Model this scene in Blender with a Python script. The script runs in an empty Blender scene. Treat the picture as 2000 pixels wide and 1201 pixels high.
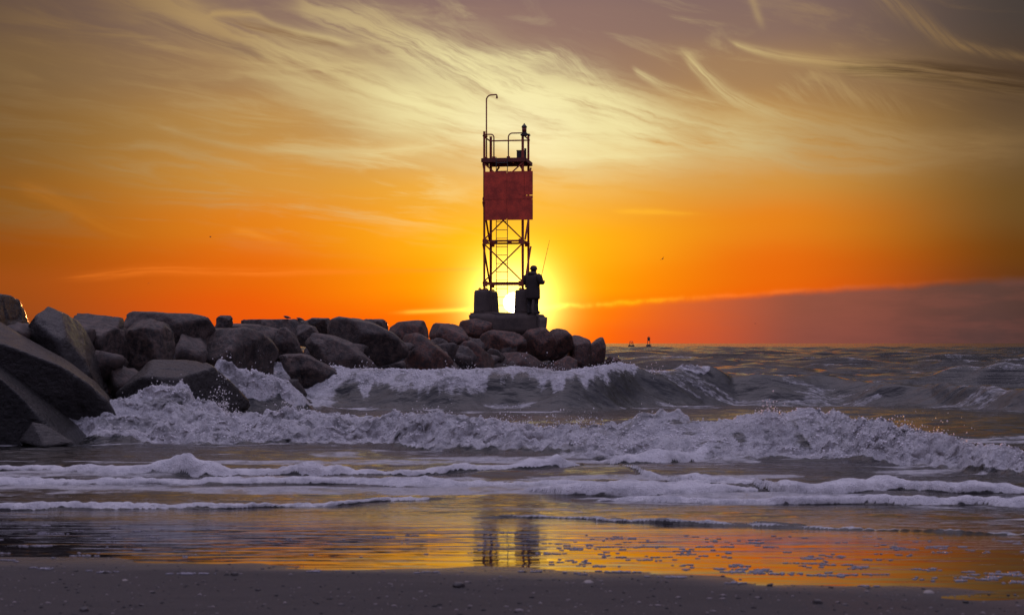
import bpy, bmesh, math, random
import numpy as np
from mathutils import Vector, Matrix

S = bpy.context.scene
C = S.collection
D = bpy.data
random.seed(7)
RNG = np.random.default_rng(11)

# ------------------------------------------------------------------ camera
F_PX = 3172.0            # focal length in photo pixels (2000 wide)
CAM_H = 1.3
HOR = 670.0              # horizon row in the photo
cam_d = D.cameras.new('camera')
cam = D.objects.new('camera', cam_d)
C.objects.link(cam)
cam.location = (0, 0, CAM_H)
cam.rotation_euler = (math.radians(90), 0, 0)
cam_d.sensor_width = 36.0
cam_d.lens = 36.0 * F_PX / 2000.0
cam_d.shift_y = 0.0348
cam_d.clip_end = 30000
cam_d.dof.use_dof = True
cam_d.dof.focus_distance = 36.0
cam_d.dof.aperture_fstop = 5.6
S.camera = cam
S.render.resolution_x, S.render.resolution_y = 1024, 614

# ------------------------------------------------------------------ colour management
S.view_settings.view_transform = 'Standard'
S.view_settings.look = 'None'
S.view_settings.exposure = 0.0
S.view_settings.gamma = 1.0
S.view_settings.use_curve_mapping = False
S.cycles.use_denoising = True
S.cycles.max_bounces = 6
S.cycles.volume_bounces = 0
S.cycles.caustics_reflective = False
S.cycles.caustics_refractive = False

SUN_EL = math.atan((HOR - 591) / F_PX)
SUN_AZ = math.atan((1003 - 1000) / F_PX)


def lin(c):
    def f(v):
        v = v / 255.0
        return v / 12.92 if v <= 0.04045 else ((v + 0.055) / 1.055) ** 2.4
    return (f(c[0]), f(c[1]), f(c[2]), 1.0)


# ------------------------------------------------------------------ node expression helper
class NT:
    def __init__(self, tree):
        self.t = tree
        tree.nodes.clear()

    def new(self, kind, **kw):
        n = self.t.nodes.new(kind)
        for k, v in kw.items():
            setattr(n, k, v)
        return n

    def put(self, sock, v):
        if isinstance(v, E):
            v = v.s
        if isinstance(v, bpy.types.NodeSocket):
            self.t.links.new(v, sock)
        else:
            sock.default_value = v

    def math(self, op, *a, clamp=False):
        n = self.new('ShaderNodeMath', operation=op, use_clamp=clamp)
        for i, v in enumerate(a):
            self.put(n.inputs[i], v)
        return E(self, n.outputs[0])

    def sstep(self, a, b, x):
        n = self.new('ShaderNodeMapRange', interpolation_type='SMOOTHSTEP')
        self.put(n.inputs[0], x)
        self.put(n.inputs[1], a)
        self.put(n.inputs[2], b)
        return E(self, n.outputs[0])

    def vec(self, x, y, z=0.0):
        n = self.new('ShaderNodeCombineXYZ')
        for i, v in enumerate((x, y, z)):
            self.put(n.inputs[i], v)
        return E(self, n.outputs[0])

    def noise(self, v, scale=1.0, detail=4.0, rough=0.55, dist=0.0, kind='FBM'):
        n = self.new('ShaderNodeTexNoise')
        n.noise_type = kind
        self.put(n.inputs['Vector'], v)
        n.inputs['Scale'].default_value = scale
        n.inputs['Detail'].default_value = detail
        n.inputs['Roughness'].default_value = rough
        n.inputs['Distortion'].default_value = dist
        return E(self, n.outputs[0])

    def voronoi(self, v, scale, feature='F1', rnd=1.0):
        n = self.new('ShaderNodeTexVoronoi', feature=feature)
        self.put(n.inputs['Vector'], v)
        n.inputs['Scale'].default_value = scale
        n.inputs['Randomness'].default_value = rnd
        return E(self, n.outputs[0])

    def mix(self, f, a, b, mode='MIX'):
        n = self.new('ShaderNodeMix', data_type='RGBA', blend_type=mode)
        n.clamp_factor = True
        self.put(n.inputs['Factor'], f)
        self.put(n.inputs[6], a)
        self.put(n.inputs[7], b)
        return E(self, n.outputs[2])

    def ramp(self, f, stops, interp='EASE'):
        n = self.new('ShaderNodeValToRGB')
        cr = n.color_ramp
        cr.interpolation = interp
        while len(cr.elements) < len(stops):
            cr.elements.new(0.5)
        for e, (p, c) in zip(cr.elements, stops):
            e.position = p
            e.color = c
        self.put(n.inputs[0], f)
        return E(self, n.outputs[0])

    def curve(self, x, pts):
        n = self.new('ShaderNodeFloatCurve')
        c = n.mapping.curves[0]
        n.mapping.use_clip = True
        n.mapping.extend = 'HORIZONTAL'
        while len(c.points) < len(pts):
            c.points.new(0.5, 0.5)
        for p, (a, b) in zip(c.points, pts):
            p.location = (a, b)
            p.handle_type = 'AUTO_CLAMPED'
        n.mapping.update()
        self.put(n.inputs['Value'], x)
        return E(self, n.outputs[0])

    def bump(self, h, strength, dist, normal=None):
        n = self.new('ShaderNodeBump')
        n.inputs['Strength'].default_value = strength
        n.inputs['Distance'].default_value = dist
        self.put(n.inputs['Height'], h)
        if normal is not None:
            self.put(n.inputs['Normal'], normal)
        return E(self, n.outputs[0])


class E:
    def __init__(self, nt, s):
        self.nt, self.s = nt, s

    def __add__(self, o): return self.nt.math('ADD', self, o)
    def __radd__(self, o): return self.nt.math('ADD', o, self)
    def __sub__(self, o): return self.nt.math('SUBTRACT', self, o)
    def __rsub__(self, o): return self.nt.math('SUBTRACT', o, self)
    def __mul__(self, o): return self.nt.math('MULTIPLY', self, o)
    def __rmul__(self, o): return self.nt.math('MULTIPLY', o, self)
    def __truediv__(self, o): return self.nt.math('DIVIDE', self, o)
    def __neg__(self): return self.nt.math('MULTIPLY', self, -1.0)


# ------------------------------------------------------------------ world: dusk sky with cirrus
def ang(px, py):
    """photo pixel -> sky direction, in units of 1/F_PX radian of azimuth and elevation"""
    return math.atan((px - 1000) / F_PX) * F_PX, math.atan((HOR - py) / F_PX) * F_PX


def build_world():
    w = D.worlds.new('World')
    S.world = w
    w.use_nodes = True
    n = NT(w.node_tree)
    out = n.new('ShaderNodeOutputWorld')
    tc = n.new('ShaderNodeTexCoord')
    sep = n.new('ShaderNodeSeparateXYZ')
    n.t.links.new(tc.outputs['Generated'], sep.inputs[0])
    x, y, z = (E(n, sep.outputs[i]) for i in range(3))
    U = n.math('ARCTAN2', x, y) * F_PX
    V = n.math('ARCSINE', z) * F_PX
    aU = n.math('ABSOLUTE', U)
    # slow unevenness so that the gradients are not ruler-straight
    wob = (n.noise(n.vec(U * 0.0022, V * 0.007), 1.0, 3, 0.5) - 0.5)
    Vw = V + wob * 70.0
    f = Vw / 720.0

    def rp(lst):
        return n.ramp(f, [((HOR - py) / 720.0, lin(c)) for py, c in lst])
    left = rp([(668, (128, 66, 34)), (560, (150, 70, 22)), (500, (142, 68, 14)), (400, (134, 82, 26)), (300, (120, 84, 40)),
               (150, (114, 88, 58)), (40, (96, 75, 64)), (-20, (86, 70, 68))])
    mid = rp([(668, (232, 78, 12)), (600, (232, 84, 10)), (530, (226, 98, 10)), (450, (224, 124, 22)), (350, (206, 142, 58)),
              (250, (184, 138, 74)), (150, (156, 122, 86)), (60, (130, 104, 94)), (-20, (118, 96, 97))])
    cen = rp([(668, (250, 84, 4)), (620, (252, 104, 2)), (560, (255, 150, 2)), (470, (252, 172, 14)), (390, (236, 168, 48)),
              (310, (208, 156, 80)), (220, (168, 130, 92)), (130, (142, 112, 100)), (40, (136, 108, 102)), (-20, (126, 102, 102))])
    right = rp([(668, (72, 44, 40)), (560, (86, 44, 24)), (500, (94, 52, 16)), (400, (98, 70, 34)), (300, (98, 76, 50)),
                (180, (70, 54, 44)), (60, (62, 55, 53)), (-20, (60, 56, 56))])
    k1 = 1.0 - n.sstep(40.0, 520.0, aU)
    kl = n.sstep(-420.0, -1020.0, U)
    kr = n.sstep(470.0, 990.0, U)
    base = n.mix(k1, mid, cen)
    base = n.mix(kl, base, left)
    base = n.mix(kr, base, right)

    # ---- angular distance to the sun
    su, sv = SUN_AZ * F_PX, SUN_EL * F_PX
    dU, dV = U - su, V - sv
    r = n.math('SQRT', dU * dU + dV * dV)

    # ---- low cloud bank to the right
    Un = (U + 1300.0) / 2600.0

    def cpts(pts, fn):
        o = []
        for p in pts:
            u, v = ang(p[0], p[1])
            o.append(((u + 1300) / 2600, fn(p, v)))
        return o
    bank_pts = [(1040, 603), (1200, 592), (1400, 580), (1600, 567), (1800, 556), (2000, 547)]
    bank_v = n.curve(Un, cpts(bank_pts, lambda p, v: v / 400.0)) * 400.0 + (n.noise(n.vec(U * 0.010, V * .01), 1.0, 5, 0.6) - 0.5) * 22.0
    below = n.sstep(5.0, -14.0, V - bank_v) * n.sstep(80.0, 560.0, U) * n.sstep(2600.0, 1500.0, U)
    bank_col = n.ramp((U - 100.0) / 1000.0, [(0.0, lin((236, 88, 22))), (0.22, lin((176, 82, 58))), (0.5, lin((118, 72, 67))),
                                             (0.78, lin((78, 58, 59))), (1.0, lin((46, 39, 41)))])
    bank_col = n.mix(n.sstep(.40, .62, n.noise(n.vec(U * .005, V * .022), 1.0, 5, .6)) * .22, bank_col, lin((140, 80, 72)))
    base = n.mix(below * 0.92, base, bank_col)
    rimm = n.math('EXPONENT', -((V - bank_v) / 4.5) * ((V - bank_v) / 4.5)) * n.sstep(50.0, 90.0, U) * n.sstep(1500.0, 900.0, U)
    rim_col = n.ramp((U - 50.0) / 900.0, [(0.0, (1.0, 0.75, 0.08, 1)), (0.2, lin((255, 176, 20))), (0.4, lin((255, 120, 40))),
                                          (0.75, lin((200, 96, 56))), (1.0, lin((130, 74, 54)))])
    base = n.mix(rimm * n.sstep(.25, .65, n.noise(n.vec(U * .016, 3.0), 1.0, 4, .6)) * n.sstep(1100.0, 150.0, U) * .85, base, rim_col)

    # ---- cirrus strands: (px, py, half width, strength)
    warp = (n.noise(n.vec(U * 0.0036, V * 0.008), 1.0, 4, 0.6) - 0.5) * 34.0
    fine = (n.noise(n.vec(U * 0.03, V * 0.05), 1.0, 3, 0.6) - 0.5) * 8.0

    def strand(pts, tilt=0.0, fx=0.006, fy=0.07, lo=0.30, hi=0.62, wp=1.0, seed=0.0, skew=1.0):
        c = n.curve(Un, cpts(pts, lambda p, v: (v + 200) / 1100.0)) * 1100.0 - 200.0
        wd = n.curve(Un, cpts(pts, lambda p, v: p[2] / 120.0)) * 120.0
        am = n.curve(Un, [(0.0, 0.0)] + cpts(pts, lambda p, v: p[3]) + [(1.0, 0.0)])
        ua, ub = ang(pts[0][0], 0)[0], ang(pts[-1][0], 0)[0]
        am = am * n.sstep(ua - 4.0, ua + 6.0, U) * n.sstep(ub + 4.0, ub - 6.0, U)
        d = V + (warp + fine) * wp - c
        dn = d / wd
        if skew != 1.0:                       # softer below than above
            dn = n.math('MAXIMUM', dn, dn * (-1.0 / skew))
        m = n.math('EXPONENT', -(dn * dn)) * am
        fib = n.noise(n.vec(U * fx + seed, (d + U * tilt) * fy, seed), 1.0, 4, 0.52, 0.25) * .62 + n.noise(n.vec(U * fx * 2.6 + seed, (d + U * tilt * .8) * fy * 2.9, seed + 3.0), 1.0, 4, 0.6, 0.2) * .38
        return m * n.sstep(lo, hi, fib)
    class Layers:                       # screens the strands together one by one (keeps the shader small)
        inv = None

        def append(self, m):
            self.inv = (1.0 - m) if self.inv is None else self.inv * (1.0 - m)
    masks = Layers()
    masks.append(strand([(60, -80, 40, 0.0), (200, -30, 36, .55), (290, 5, 34, .75), (450, 72, 36, .8), (600, 132, 48, .9), (800, 196, 58, .95),
                         (1000, 240, 60, .95), (1200, 262, 50, .8), (1450, 276, 40, .5), (1700, 300, 30, 0.0)], fx=.0035, fy=.032, lo=.22, hi=.56, seed=1.3, skew=1.6))
    masks.append(strand([(520, -6, 14, 0.0), (600, 18, 22, .6), (720, 56, 32, .75), (860, 112, 44, .9), (1000, 172, 62, 1.0), (1120, 200, 62, 1.0),
                         (1250, 232, 48, .9), (1420, 262, 36, .9), (1600, 286, 34, .75), (1800, 300, 30, .6), (2000, 296, 26, .4), (2150, 280, 20, 0.0)],
                        tilt=.07, fx=.0045, fy=.040, lo=.30, hi=.58, seed=7.1, wp=1.3, skew=1.5))
    masks.append(strand([(640, -10, 10, 0.0), (720, 20, 18, .4), (800, 66, 20, .45), (900, 112, 24, .5), (1010, 142, 22, .45), (1100, 140, 16, .0)],
                        tilt=.10, fx=.006, fy=.05, lo=.38, hi=.62, seed=3.3, wp=1.5))
    masks.append(strand([(1318, 95, 6, 0.0), (1345, 120, 12, .85), (1390, 165, 16, .9), (1440, 200, 17, .75), (1540, 238, 17, .75), (1700, 275, 18, .7),
                         (1900, 300, 20, .5), (2080, 300, 16, 0.0)], tilt=.08, fx=.008, fy=.09, lo=.3, hi=.6, seed=4.4, wp=.7))
    masks.append(strand([(1405, 72, 3, 0.0), (1440, 92, 6, .8), (1520, 116, 9, .95), (1620, 134, 13, .9), (1740, 154, 20, .75), (1860, 172, 24, .5),
                         (2000, 196, 24, .35), (2150, 220, 20, .0)], fx=.005, fy=.10, lo=.25, hi=.58, seed=5.2, wp=.35))
    masks.append(strand([(1640, -30, 10, 0.0), (1720, 10, 22, .4), (1800, 60, 20, .5), (1860, 100, 14, .6), (1940, 124, 9, .6), (2040, 142, 9, .4), (2140, 150, 8, 0.0)],
                        tilt=.5, fx=.006, fy=.06, seed=9.9, wp=.8))
    masks.append(strand([(1230, 130, 4, 0.0), (1250, 145, 8, .6), (1300, 172, 9, .55), (1380, 200, 8, .5), (1460, 220, 6, 0.0)], fx=.01, fy=.1, seed=10.6, wp=.5))
    masks.append(strand([(1490, 190, 8, 0.0), (1530, 180, 20, .55), (1590, 180, 28, .6), (1660, 205, 28, .4), (1750, 225, 22, .3), (1860, 240, 12, 0.0)],
                        tilt=1.1, fx=.012, fy=.035, lo=.40, hi=.66, seed=12.3, wp=1.2))
    masks.append(strand([(1430, 285, 6, 0.0), (1500, 300, 14, .5), (1600, 335, 16, .55), (1700, 338, 14, .5), (1850, 324, 12, .4), (2050, 306, 10, 0.0)],
                        fx=.005, fy=.08, seed=13.7, wp=.6))
    masks.append(strand([(1020, 306, 6, 0.0), (1060, 306, 9, .7), (1180, 306, 10, .6), (1330, 302, 10, .45), (1430, 300, 6, 0.0)], fx=.004, fy=.06, seed=14.2, wp=.5))
    masks.append(strand([(290, 252, 3, 0.0), (330, 262, 6, .6), (420, 284, 7, .6), (560, 300, 7, .5), (720, 300, 9, .5), (860, 286, 9, .35), (940, 276, 6, .0)], fx=.005, fy=.09, lo=.25, seed=15.5, wp=.4))
    masks.append(strand([(940, 122, 6, 0.0), (990, 116, 16, .5), (1050, 112, 20, .55), (1100, 122, 22, .5), (1150, 152, 22, .45), (1210, 196, 18, .3), (1260, 226, 10, 0.0)], tilt=.45, fx=.012, fy=.07, lo=.40, hi=.68, seed=41.0, wp=1.6))
    masks.append(strand([(395, 48, 2, 0.0), (420, 38, 6, .8), (480, 36, 7, .8), (540, 58, 5, .5), (590, 72, 7, .7), (650, 82, 6, .7), (720, 104, 4, 0.0)], fx=.012, fy=.10, lo=.2, hi=.5, seed=43.0, wp=.35))
    masks.append(strand([(1560, 175, 3, 0.0), (1590, 160, 14, .4), (1625, 170, 14, .4), (1660, 196, 12, .3), (1700, 220, 6, 0.0)], tilt=.3, fx=.012, fy=.07, lo=.3, hi=.55, seed=44.0, wp=.8))
    hook = n.math('EXPONENT', -((U - 460.0 - (670.0 - V) * .36 + fine * .5) / 8.0) * ((U - 460.0 - (670.0 - V) * .36 + fine * .5) / 8.0))
    masks.append(hook * n.sstep(588.0, 625.0, V) * n.sstep(720.0, 660.0, V) * .40)
    # thin veil over the left half
    veil_env = n.sstep(40.0, -260.0, U) * n.sstep(150.0, 300.0, V) * n.sstep(690.0, 560.0, V)
    veil = n.sstep(.44, .70, n.noise(n.vec(U * 0.0032, (V + U * .10 + warp * .8) * 0.026, 2.0), 1.0, 6, .60, .6))
    masks.append(veil_env * veil * 0.55)
    # general faint veil in front of the mauve at the top
    veil2 = n.sstep(.5, .8, n.noise(n.vec(U * 0.004 + 5.0, (V + U * .25 + warp) * 0.018, 6.0), 1.0, 6, .62, .8)) * n.sstep(300.0, 420.0, V)
    masks.append(veil2 * 0.35)
    tot = 1.0 - masks.inv
    # lit cirrus: pale greenish cream near the sun's azimuth, old gold away from it
    cd = n.math('SQRT', dU * dU + (dV - 300.0) * (dV - 300.0) * 1.3)
    ccol = n.ramp(cd / 1100.0, [(0.0, lin((250, 242, 188))), (0.18, lin((238, 228, 168))), (0.36, lin((206, 186, 132))), (0.58, lin((176, 146, 98))),
                                (0.8, lin((140, 110, 70))), (1.0, lin((98, 77, 54)))])
    base = n.mix(tot * 0.96, base, ccol)
    # dark streaks in shade
    dk = strand([(180, 20, 6, 0.0), (300, 56, 12, .6), (420, 92, 14, .7), (500, 112, 9, .6), (560, 130, 5, 0.0)], fx=.006, fy=.09, seed=21.0, wp=.5)
    base = n.mix(dk * .7, base, lin((104, 80, 76)))
    dk = strand([(420, 44, 4, 0.0), (500, 62, 7, .8), (580, 80, 9, .8), (650, 92, 6, .6), (700, 100, 4, 0.0)], fx=.008, fy=.1, seed=22.0, wp=.4)
    base = n.mix(dk * .7, base, lin((118, 82, 54)))
    dk = strand([(1560, 140, 4, 0.0), (1660, 146, 14, .6), (1760, 152, 18, .85), (1860, 164, 22, 1.0), (2000, 186, 26, 1.0), (2150, 210, 24, .8), (2300, 230, 16, .0)], fx=.004, fy=.09, seed=23.0, wp=.4)
    base = n.mix(dk * .9, base, lin((52, 36, 24)))
    # lower thin orange streaks
    os_ = strand([(80, 552, 4, 0.0), (160, 546, 7, .4), (330, 532, 9, .6), (480, 534, 8, .65), (640, 532, 6, .5), (840, 528, 4, .5), (1000, 524, 4, .9), (1080, 522, 3, .0)],
                 fx=.006, fy=.12, lo=.25, seed=30.0, wp=.25)
    base = n.mix(os_ * .75, base, lin((252, 128, 40)))
    os_ = strand([(740, 612, 3, 0.0), (800, 609, 4, .6), (880, 606, 4, .9), (960, 603, 5, 1.0), (1060, 602, 6, 1.0), (1100, 600, 3, .0)], fx=.006, fy=.1, lo=.15, hi=.4, seed=31.0, wp=.12)
    base = n.mix(os_ * .9, base, (1.0, 0.62, 0.05, 1))
    os_ = strand([(0, 372, 4, 0.0), (60, 384, 14, .3), (150, 420, 14, .35), (230, 455, 10, .35), (320, 470, 6, .0)], fx=.006, fy=.06, seed=32.0, wp=.8)
    base = n.mix(os_ * .8, base, lin((196, 118, 34)))
    os_ = strand([(1180, 414, 3, 0.0), (1240, 414, 6, .7), (1340, 420, 5, .35), (1420, 424, 3, .0)], fx=.008, fy=.09, lo=.2, seed=33.0, wp=.4)
    base = n.mix(os_ * .8, base, lin((255, 186, 44)))
    os_ = strand([(440, 450, 3, 0.0), (480, 456, 7, .6), (540, 472, 6, .4), (580, 478, 3, .0)], fx=.008, fy=.09, lo=.2, seed=34.0, wp=.4)
    base = n.mix(os_ * .7, base, lin((240, 146, 44)))

    # ---- the sky out of view: mauve above, dusk blue-violet opposite the sun
    tup = n.sstep(850.0, 4100.0, V)
    tback = n.sstep(1350.0, 4600.0, aU)
    dusk = n.mix(n.sstep(100.0, 3600.0, V), (0.17, 0.14, 0.22, 1), (0.62, 0.58, 0.90, 1))
    over = (1.32, 1.18, 1.60, 1)
    base = n.mix(tup, base, over)
    base = n.mix(tback, base, dusk)
    # ---- sun disc and its aureole
    disc = n.sstep(20.5, 18.5, r)
    g1 = n.math('EXPONENT', -(r * r) / (72.0 * 72.0)) * 2.6
    g2 = n.math('EXPONENT', -r / 66.0) * 0.80
    g3 = n.math('EXPONENT', -r / 140.0) * 0.06
    notbank = 1.0 - below * 0.55
    halo = n.vec((g1 + g2 + g3) * notbank, (g1 * .86 + g2 * .95 + g3 * .50) * notbank, g1 * .22 * notbank)
    base = n.mix(1.0, base, halo, 'ADD')
    base = n.mix(disc, base, (14.0, 11.0, 6.0, 1))
    # ---- below the horizon (hidden by the sea)
    base = n.mix(n.sstep(0.0, -60.0, V), base, (0.05, 0.04, 0.045, 1))

    sky = n.new('ShaderNodeTexSky')
    sky.sky_type = 'NISHITA'
    sky.sun_disc = False
    sky.sun_elevation = SUN_EL
    sky.sun_rotation = SUN_AZ
    sky.air_density = 1.0
    sky.dust_density = 2.0
    bg1 = n.new('ShaderNodeBackground')
    n.put(bg1.inputs[0], base)
    bg1.inputs[1].default_value = 1.0
    bg2 = n.new('ShaderNodeBackground')
    n.t.links.new(sky.outputs[0], bg2.inputs[0])
    bg2.inputs[1].default_value = 0.004
    add = n.new('ShaderNodeAddShader')
    n.t.links.new(bg1.outputs[0], add.inputs[0])
    n.t.links.new(bg2.outputs[0], add.inputs[1])
    n.t.links.new(add.outputs[0], out.inputs['Surface'])


build_world()
sun_d = D.lights.new('sun', 'SUN')
sun_d.energy = 1.6
sun_d.angle = math.radians(0.6)
sun_d.color = (1.0, 0.30, 0.07)
sun = D.objects.new('sun', sun_d)
C.objects.link(sun)
sun.rotation_euler = (-(math.pi / 2 - SUN_EL), 0, -SUN_AZ)

# ------------------------------------------------------------------ numpy noise
_TAB = RNG.random(65536).astype(np.float32)


def _h(ix, iy, iz):
    return _TAB[((ix * 73856093) ^ (iy * 19349663) ^ (iz * 83492791)) & 65535]


def vn3(x, y, z):
    """value noise, -1..1"""
    x, y, z = np.broadcast_arrays(np.asarray(x, np.float32), np.asarray(y, np.float32), np.asarray(z, np.float32))
    fx, fy, fz = np.floor(x), np.floor(y), np.floor(z)
    ix, iy, iz = fx.astype(np.int64), fy.astype(np.int64), fz.astype(np.int64)
    u, v, w = x - fx, y - fy, z - fz
    u = u * u * u * (u * (u * 6 - 15) + 10)
    v = v * v * v * (v * (v * 6 - 15) + 10)
    w = w * w * w * (w * (w * 6 - 15) + 10)

    def L(a, b, t): return a + (b - a) * t
    a = L(L(_h(ix, iy, iz), _h(ix + 1, iy, iz), u), L(_h(ix, iy + 1, iz), _h(ix + 1, iy + 1, iz), u), v)
    b = L(L(_h(ix, iy, iz + 1), _h(ix + 1, iy, iz + 1), u), L(_h(ix, iy + 1, iz + 1), _h(ix + 1, iy + 1, iz + 1), u), v)
    return L(a, b, w) * 2 - 1


def vn2(x, y, s=0):
    x, y = np.broadcast_arrays(np.asarray(x, np.float32), np.asarray(y, np.float32))
    fx, fy = np.floor(x), np.floor(y)
    ix, iy = fx.astype(np.int64), fy.astype(np.int64)
    u, v = x - fx, y - fy
    u = u * u * u * (u * (u * 6 - 15) + 10)
    v = v * v * v * (v * (v * 6 - 15) + 10)
    a, b = _h(ix, iy, s), _h(ix + 1, iy, s)
    c, d = _h(ix, iy + 1, s), _h(ix + 1, iy + 1, s)
    return ((a + (b - a) * u) * (1 - v) + (c + (d - c) * u) * v) * 2 - 1


def fbm2(x, y, octv=4, s=0, gain=0.5):
    t, a = 0, 1.0
    for o in range(octv):
        t = t + a * vn2(x * 2 ** o, y * 2 ** o, s + o)
        a *= gain
    return t


def sst(a, b, x):
    t = np.clip((x - a) / (b - a), 0, 1)
    return t * t * (3 - 2 * t)


def W(px, py, Y):
    """photo pixel at distance Y -> world point"""
    return ((px - 1000) / F_PX * Y, Y, CAM_H + (HOR - py) / F_PX * Y)


_yy = np.arange(2.0, 60.0, .01)
_sl = np.interp(_yy, [2, 7.0, 8.6, 9.6, 11.2, 12.4, 13.4, 60], [.020, .022, .036, .046, .046, .022, 0, 0])
_zz = np.cumsum(_sl[::-1])[::-1] * .01
_pp = HOR + F_PX * (CAM_H - _zz) / _yy                     # photo row of the beach profile at each distance


def beach_z(y):
    """height of the foreshore (and of the film running down it) above the sea"""
    return np.interp(y, _yy, _zz)


def row_dist(py):
    """distance at which the beach profile meets a photo row"""
    return float(np.interp(-py, -_pp, _yy))


def on_water(pts):
    """photo pixels on the water -> arrays of x (sorted) and y"""
    o = []
    for px, py in pts:
        Y = row_dist(py)
        o.append(((px - 1000) / F_PX * Y, Y))
    o.sort()
    a = np.array(o)
    return a[:, 0], a[:, 1]


# ------------------------------------------------------------------ object helpers
def mesh_obj(name, verts, faces, mat=None, parent=None, smooth=False):
    me = D.meshes.new(name)
    me.from_pydata(verts, [], faces)
    me.update()
    if mat:
        me.materials.append(mat)
    if smooth:
        me.polygons.foreach_set('use_smooth', [True] * len(me.polygons))
    o = D.objects.new(name, me)
    C.objects.link(o)
    if parent:
        o.parent = parent
    return o


def bm_obj(name, bm, mat=None, parent=None, smooth=False):
    me = D.meshes.new(name)
    bmesh.ops.recalc_face_normals(bm, faces=bm.faces)
    bm.to_mesh(me)
    bm.free()
    if mat:
        me.materials.append(mat)
    if smooth:
        me.polygons.foreach_set('use_smooth', [True] * len(me.polygons))
    o = D.objects.new(name, me)
    C.objects.link(o)
    if parent:
        o.parent = parent
    return o


def tag(o, label=None, cat=None, group=None, kind=None):
    if label: o['label'] = label
    if cat: o['category'] = cat
    if group: o['group'] = group
    if kind: o['kind'] = kind
    return o


def thing(name, loc, label, cat, group=None, rz=0.0):
    o = D.objects.new(name, None)
    o.empty_display_size = 0.2
    C.objects.link(o)
    o.location = loc
    o.rotation_euler = (0, 0, rz)
    return tag(o, label, cat, group)


def add_box(bm, c, s, rot=None):
    m = Matrix.Translation(c)
    if rot is not None:
        m = m @ rot.to_4x4()
    m = m @ Matrix.Diagonal((s[0], s[1], s[2], 1))
    bmesh.ops.create_cube(bm, size=1.0, matrix=m)


def add_bar(bm, a, b, r, seg=8, r2=None):
    a, b = Vector(a), Vector(b)
    d = b - a
    q = Vector((0, 0, 1)).rotation_difference(d.normalized()).to_matrix().to_4x4()
    bmesh.ops.create_cone(bm, cap_ends=True, segments=seg, radius1=r, radius2=r if r2 is None else r2, depth=d.length,
                          matrix=Matrix.Translation((a + b) / 2) @ q)


def add_angle(bm, a, b, w, t=0.012, up=(0, 1, 0)):
    """steel angle section from a to b"""
    a, b = Vector(a), Vector(b)
    d = (b - a)
    L = d.length
    z = d.normalized()
    x = Vector(up).cross(z)
    if x.length < 1e-4:
        x = Vector((1, 0, 0))
    x.normalize()
    y = z.cross(x)
    R = Matrix((x, y, z)).transposed()
    mid = (a + b) / 2
    add_box(bm, mid, (w, t, L), R)
    add_box(bm, mid + x * (w / 2 - t / 2) + y * (w / 2 + t / 2 + .001), (t, w, L), R)


def tube(bm, pts, r, seg=8):
    """a bent pipe through the points"""
    pts = [Vector(p) for p in pts]
    rings = []
    prev = None
    for i, p in enumerate(pts):
        t = (pts[min(i + 1, len(pts) - 1)] - pts[max(i - 1, 0)]).normalized()
        if prev is None:
            n = t.orthogonal().normalized()
        else:
            n = (prev - t * prev.dot(t)).normalized()
        prev = n
        b = t.cross(n)
        rr = r[i] if isinstance(r, (list, tuple)) else r
        rings.append([bm.verts.new(p + (n * math.cos(2 * math.pi * k / seg) + b * math.sin(2 * math.pi * k / seg)) * rr) for k in range(seg)])
    for a, b in zip(rings, rings[1:]):
        for k in range(seg):
            bm.faces.new((a[k], a[(k + 1) % seg], b[(k + 1) % seg], b[k]))
    bm.faces.new(rings[0][::-1])
    bm.faces.new(rings[-1])


def arc(c, r, a0, a1, n, ax='xz'):
    o = []
    for i in range(n + 1):
        a = math.radians(a0 + (a1 - a0) * i / n)
        if ax == 'xz':
            o.append((c[0] + r * math.cos(a), c[1], c[2] + r * math.sin(a)))
        else:
            o.append((c[0], c[1] + r * math.cos(a), c[2] + r * math.sin(a)))
    return o


_ICO = {}


def ico_dirs(sub):
    if sub not in _ICO:
        b = bmesh.new()
        bmesh.ops.create_icosphere(b, subdivisions=sub, radius=1.0)
        _ICO[sub] = (np.array([v.co[:] for v in b.verts]), [tuple(v.index for v in f.verts) for f in b.faces])
        b.free()
    return _ICO[sub]


# ------------------------------------------------------------------ materials
def mat_new(name):
    m = D.materials.new(name)
    m.use_nodes = True
    n = NT(m.node_tree)
    out = n.new('ShaderNodeOutputMaterial')
    return m, n, out


def principled(n, base, rough, normal=None, ior=1.45, spec=None, metal=0.0):
    p = n.new('ShaderNodeBsdfPrincipled')
    n.put(p.inputs['Base Color'], base)
    n.put(p.inputs['Roughness'], rough)
    p.inputs['IOR'].default_value = ior
    p.inputs['Metallic'].default_value = metal
    if spec is not None:
        p.inputs['Specular IOR Level'].default_value = spec
    if normal is not None:
        n.put(p.inputs['Normal'], normal)
    return p


def obj_coord(n):
    tc = n.new('ShaderNodeTexCoord')
    return E(n, tc.outputs['Object'])


def scaled(n, v, sx, sy, sz):
    m = n.new('ShaderNodeMapping')
    n.put(m.inputs['Vector'], v)
    m.inputs['Scale'].default_value = (sx, sy, sz)
    return E(n, m.outputs[0])


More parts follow.
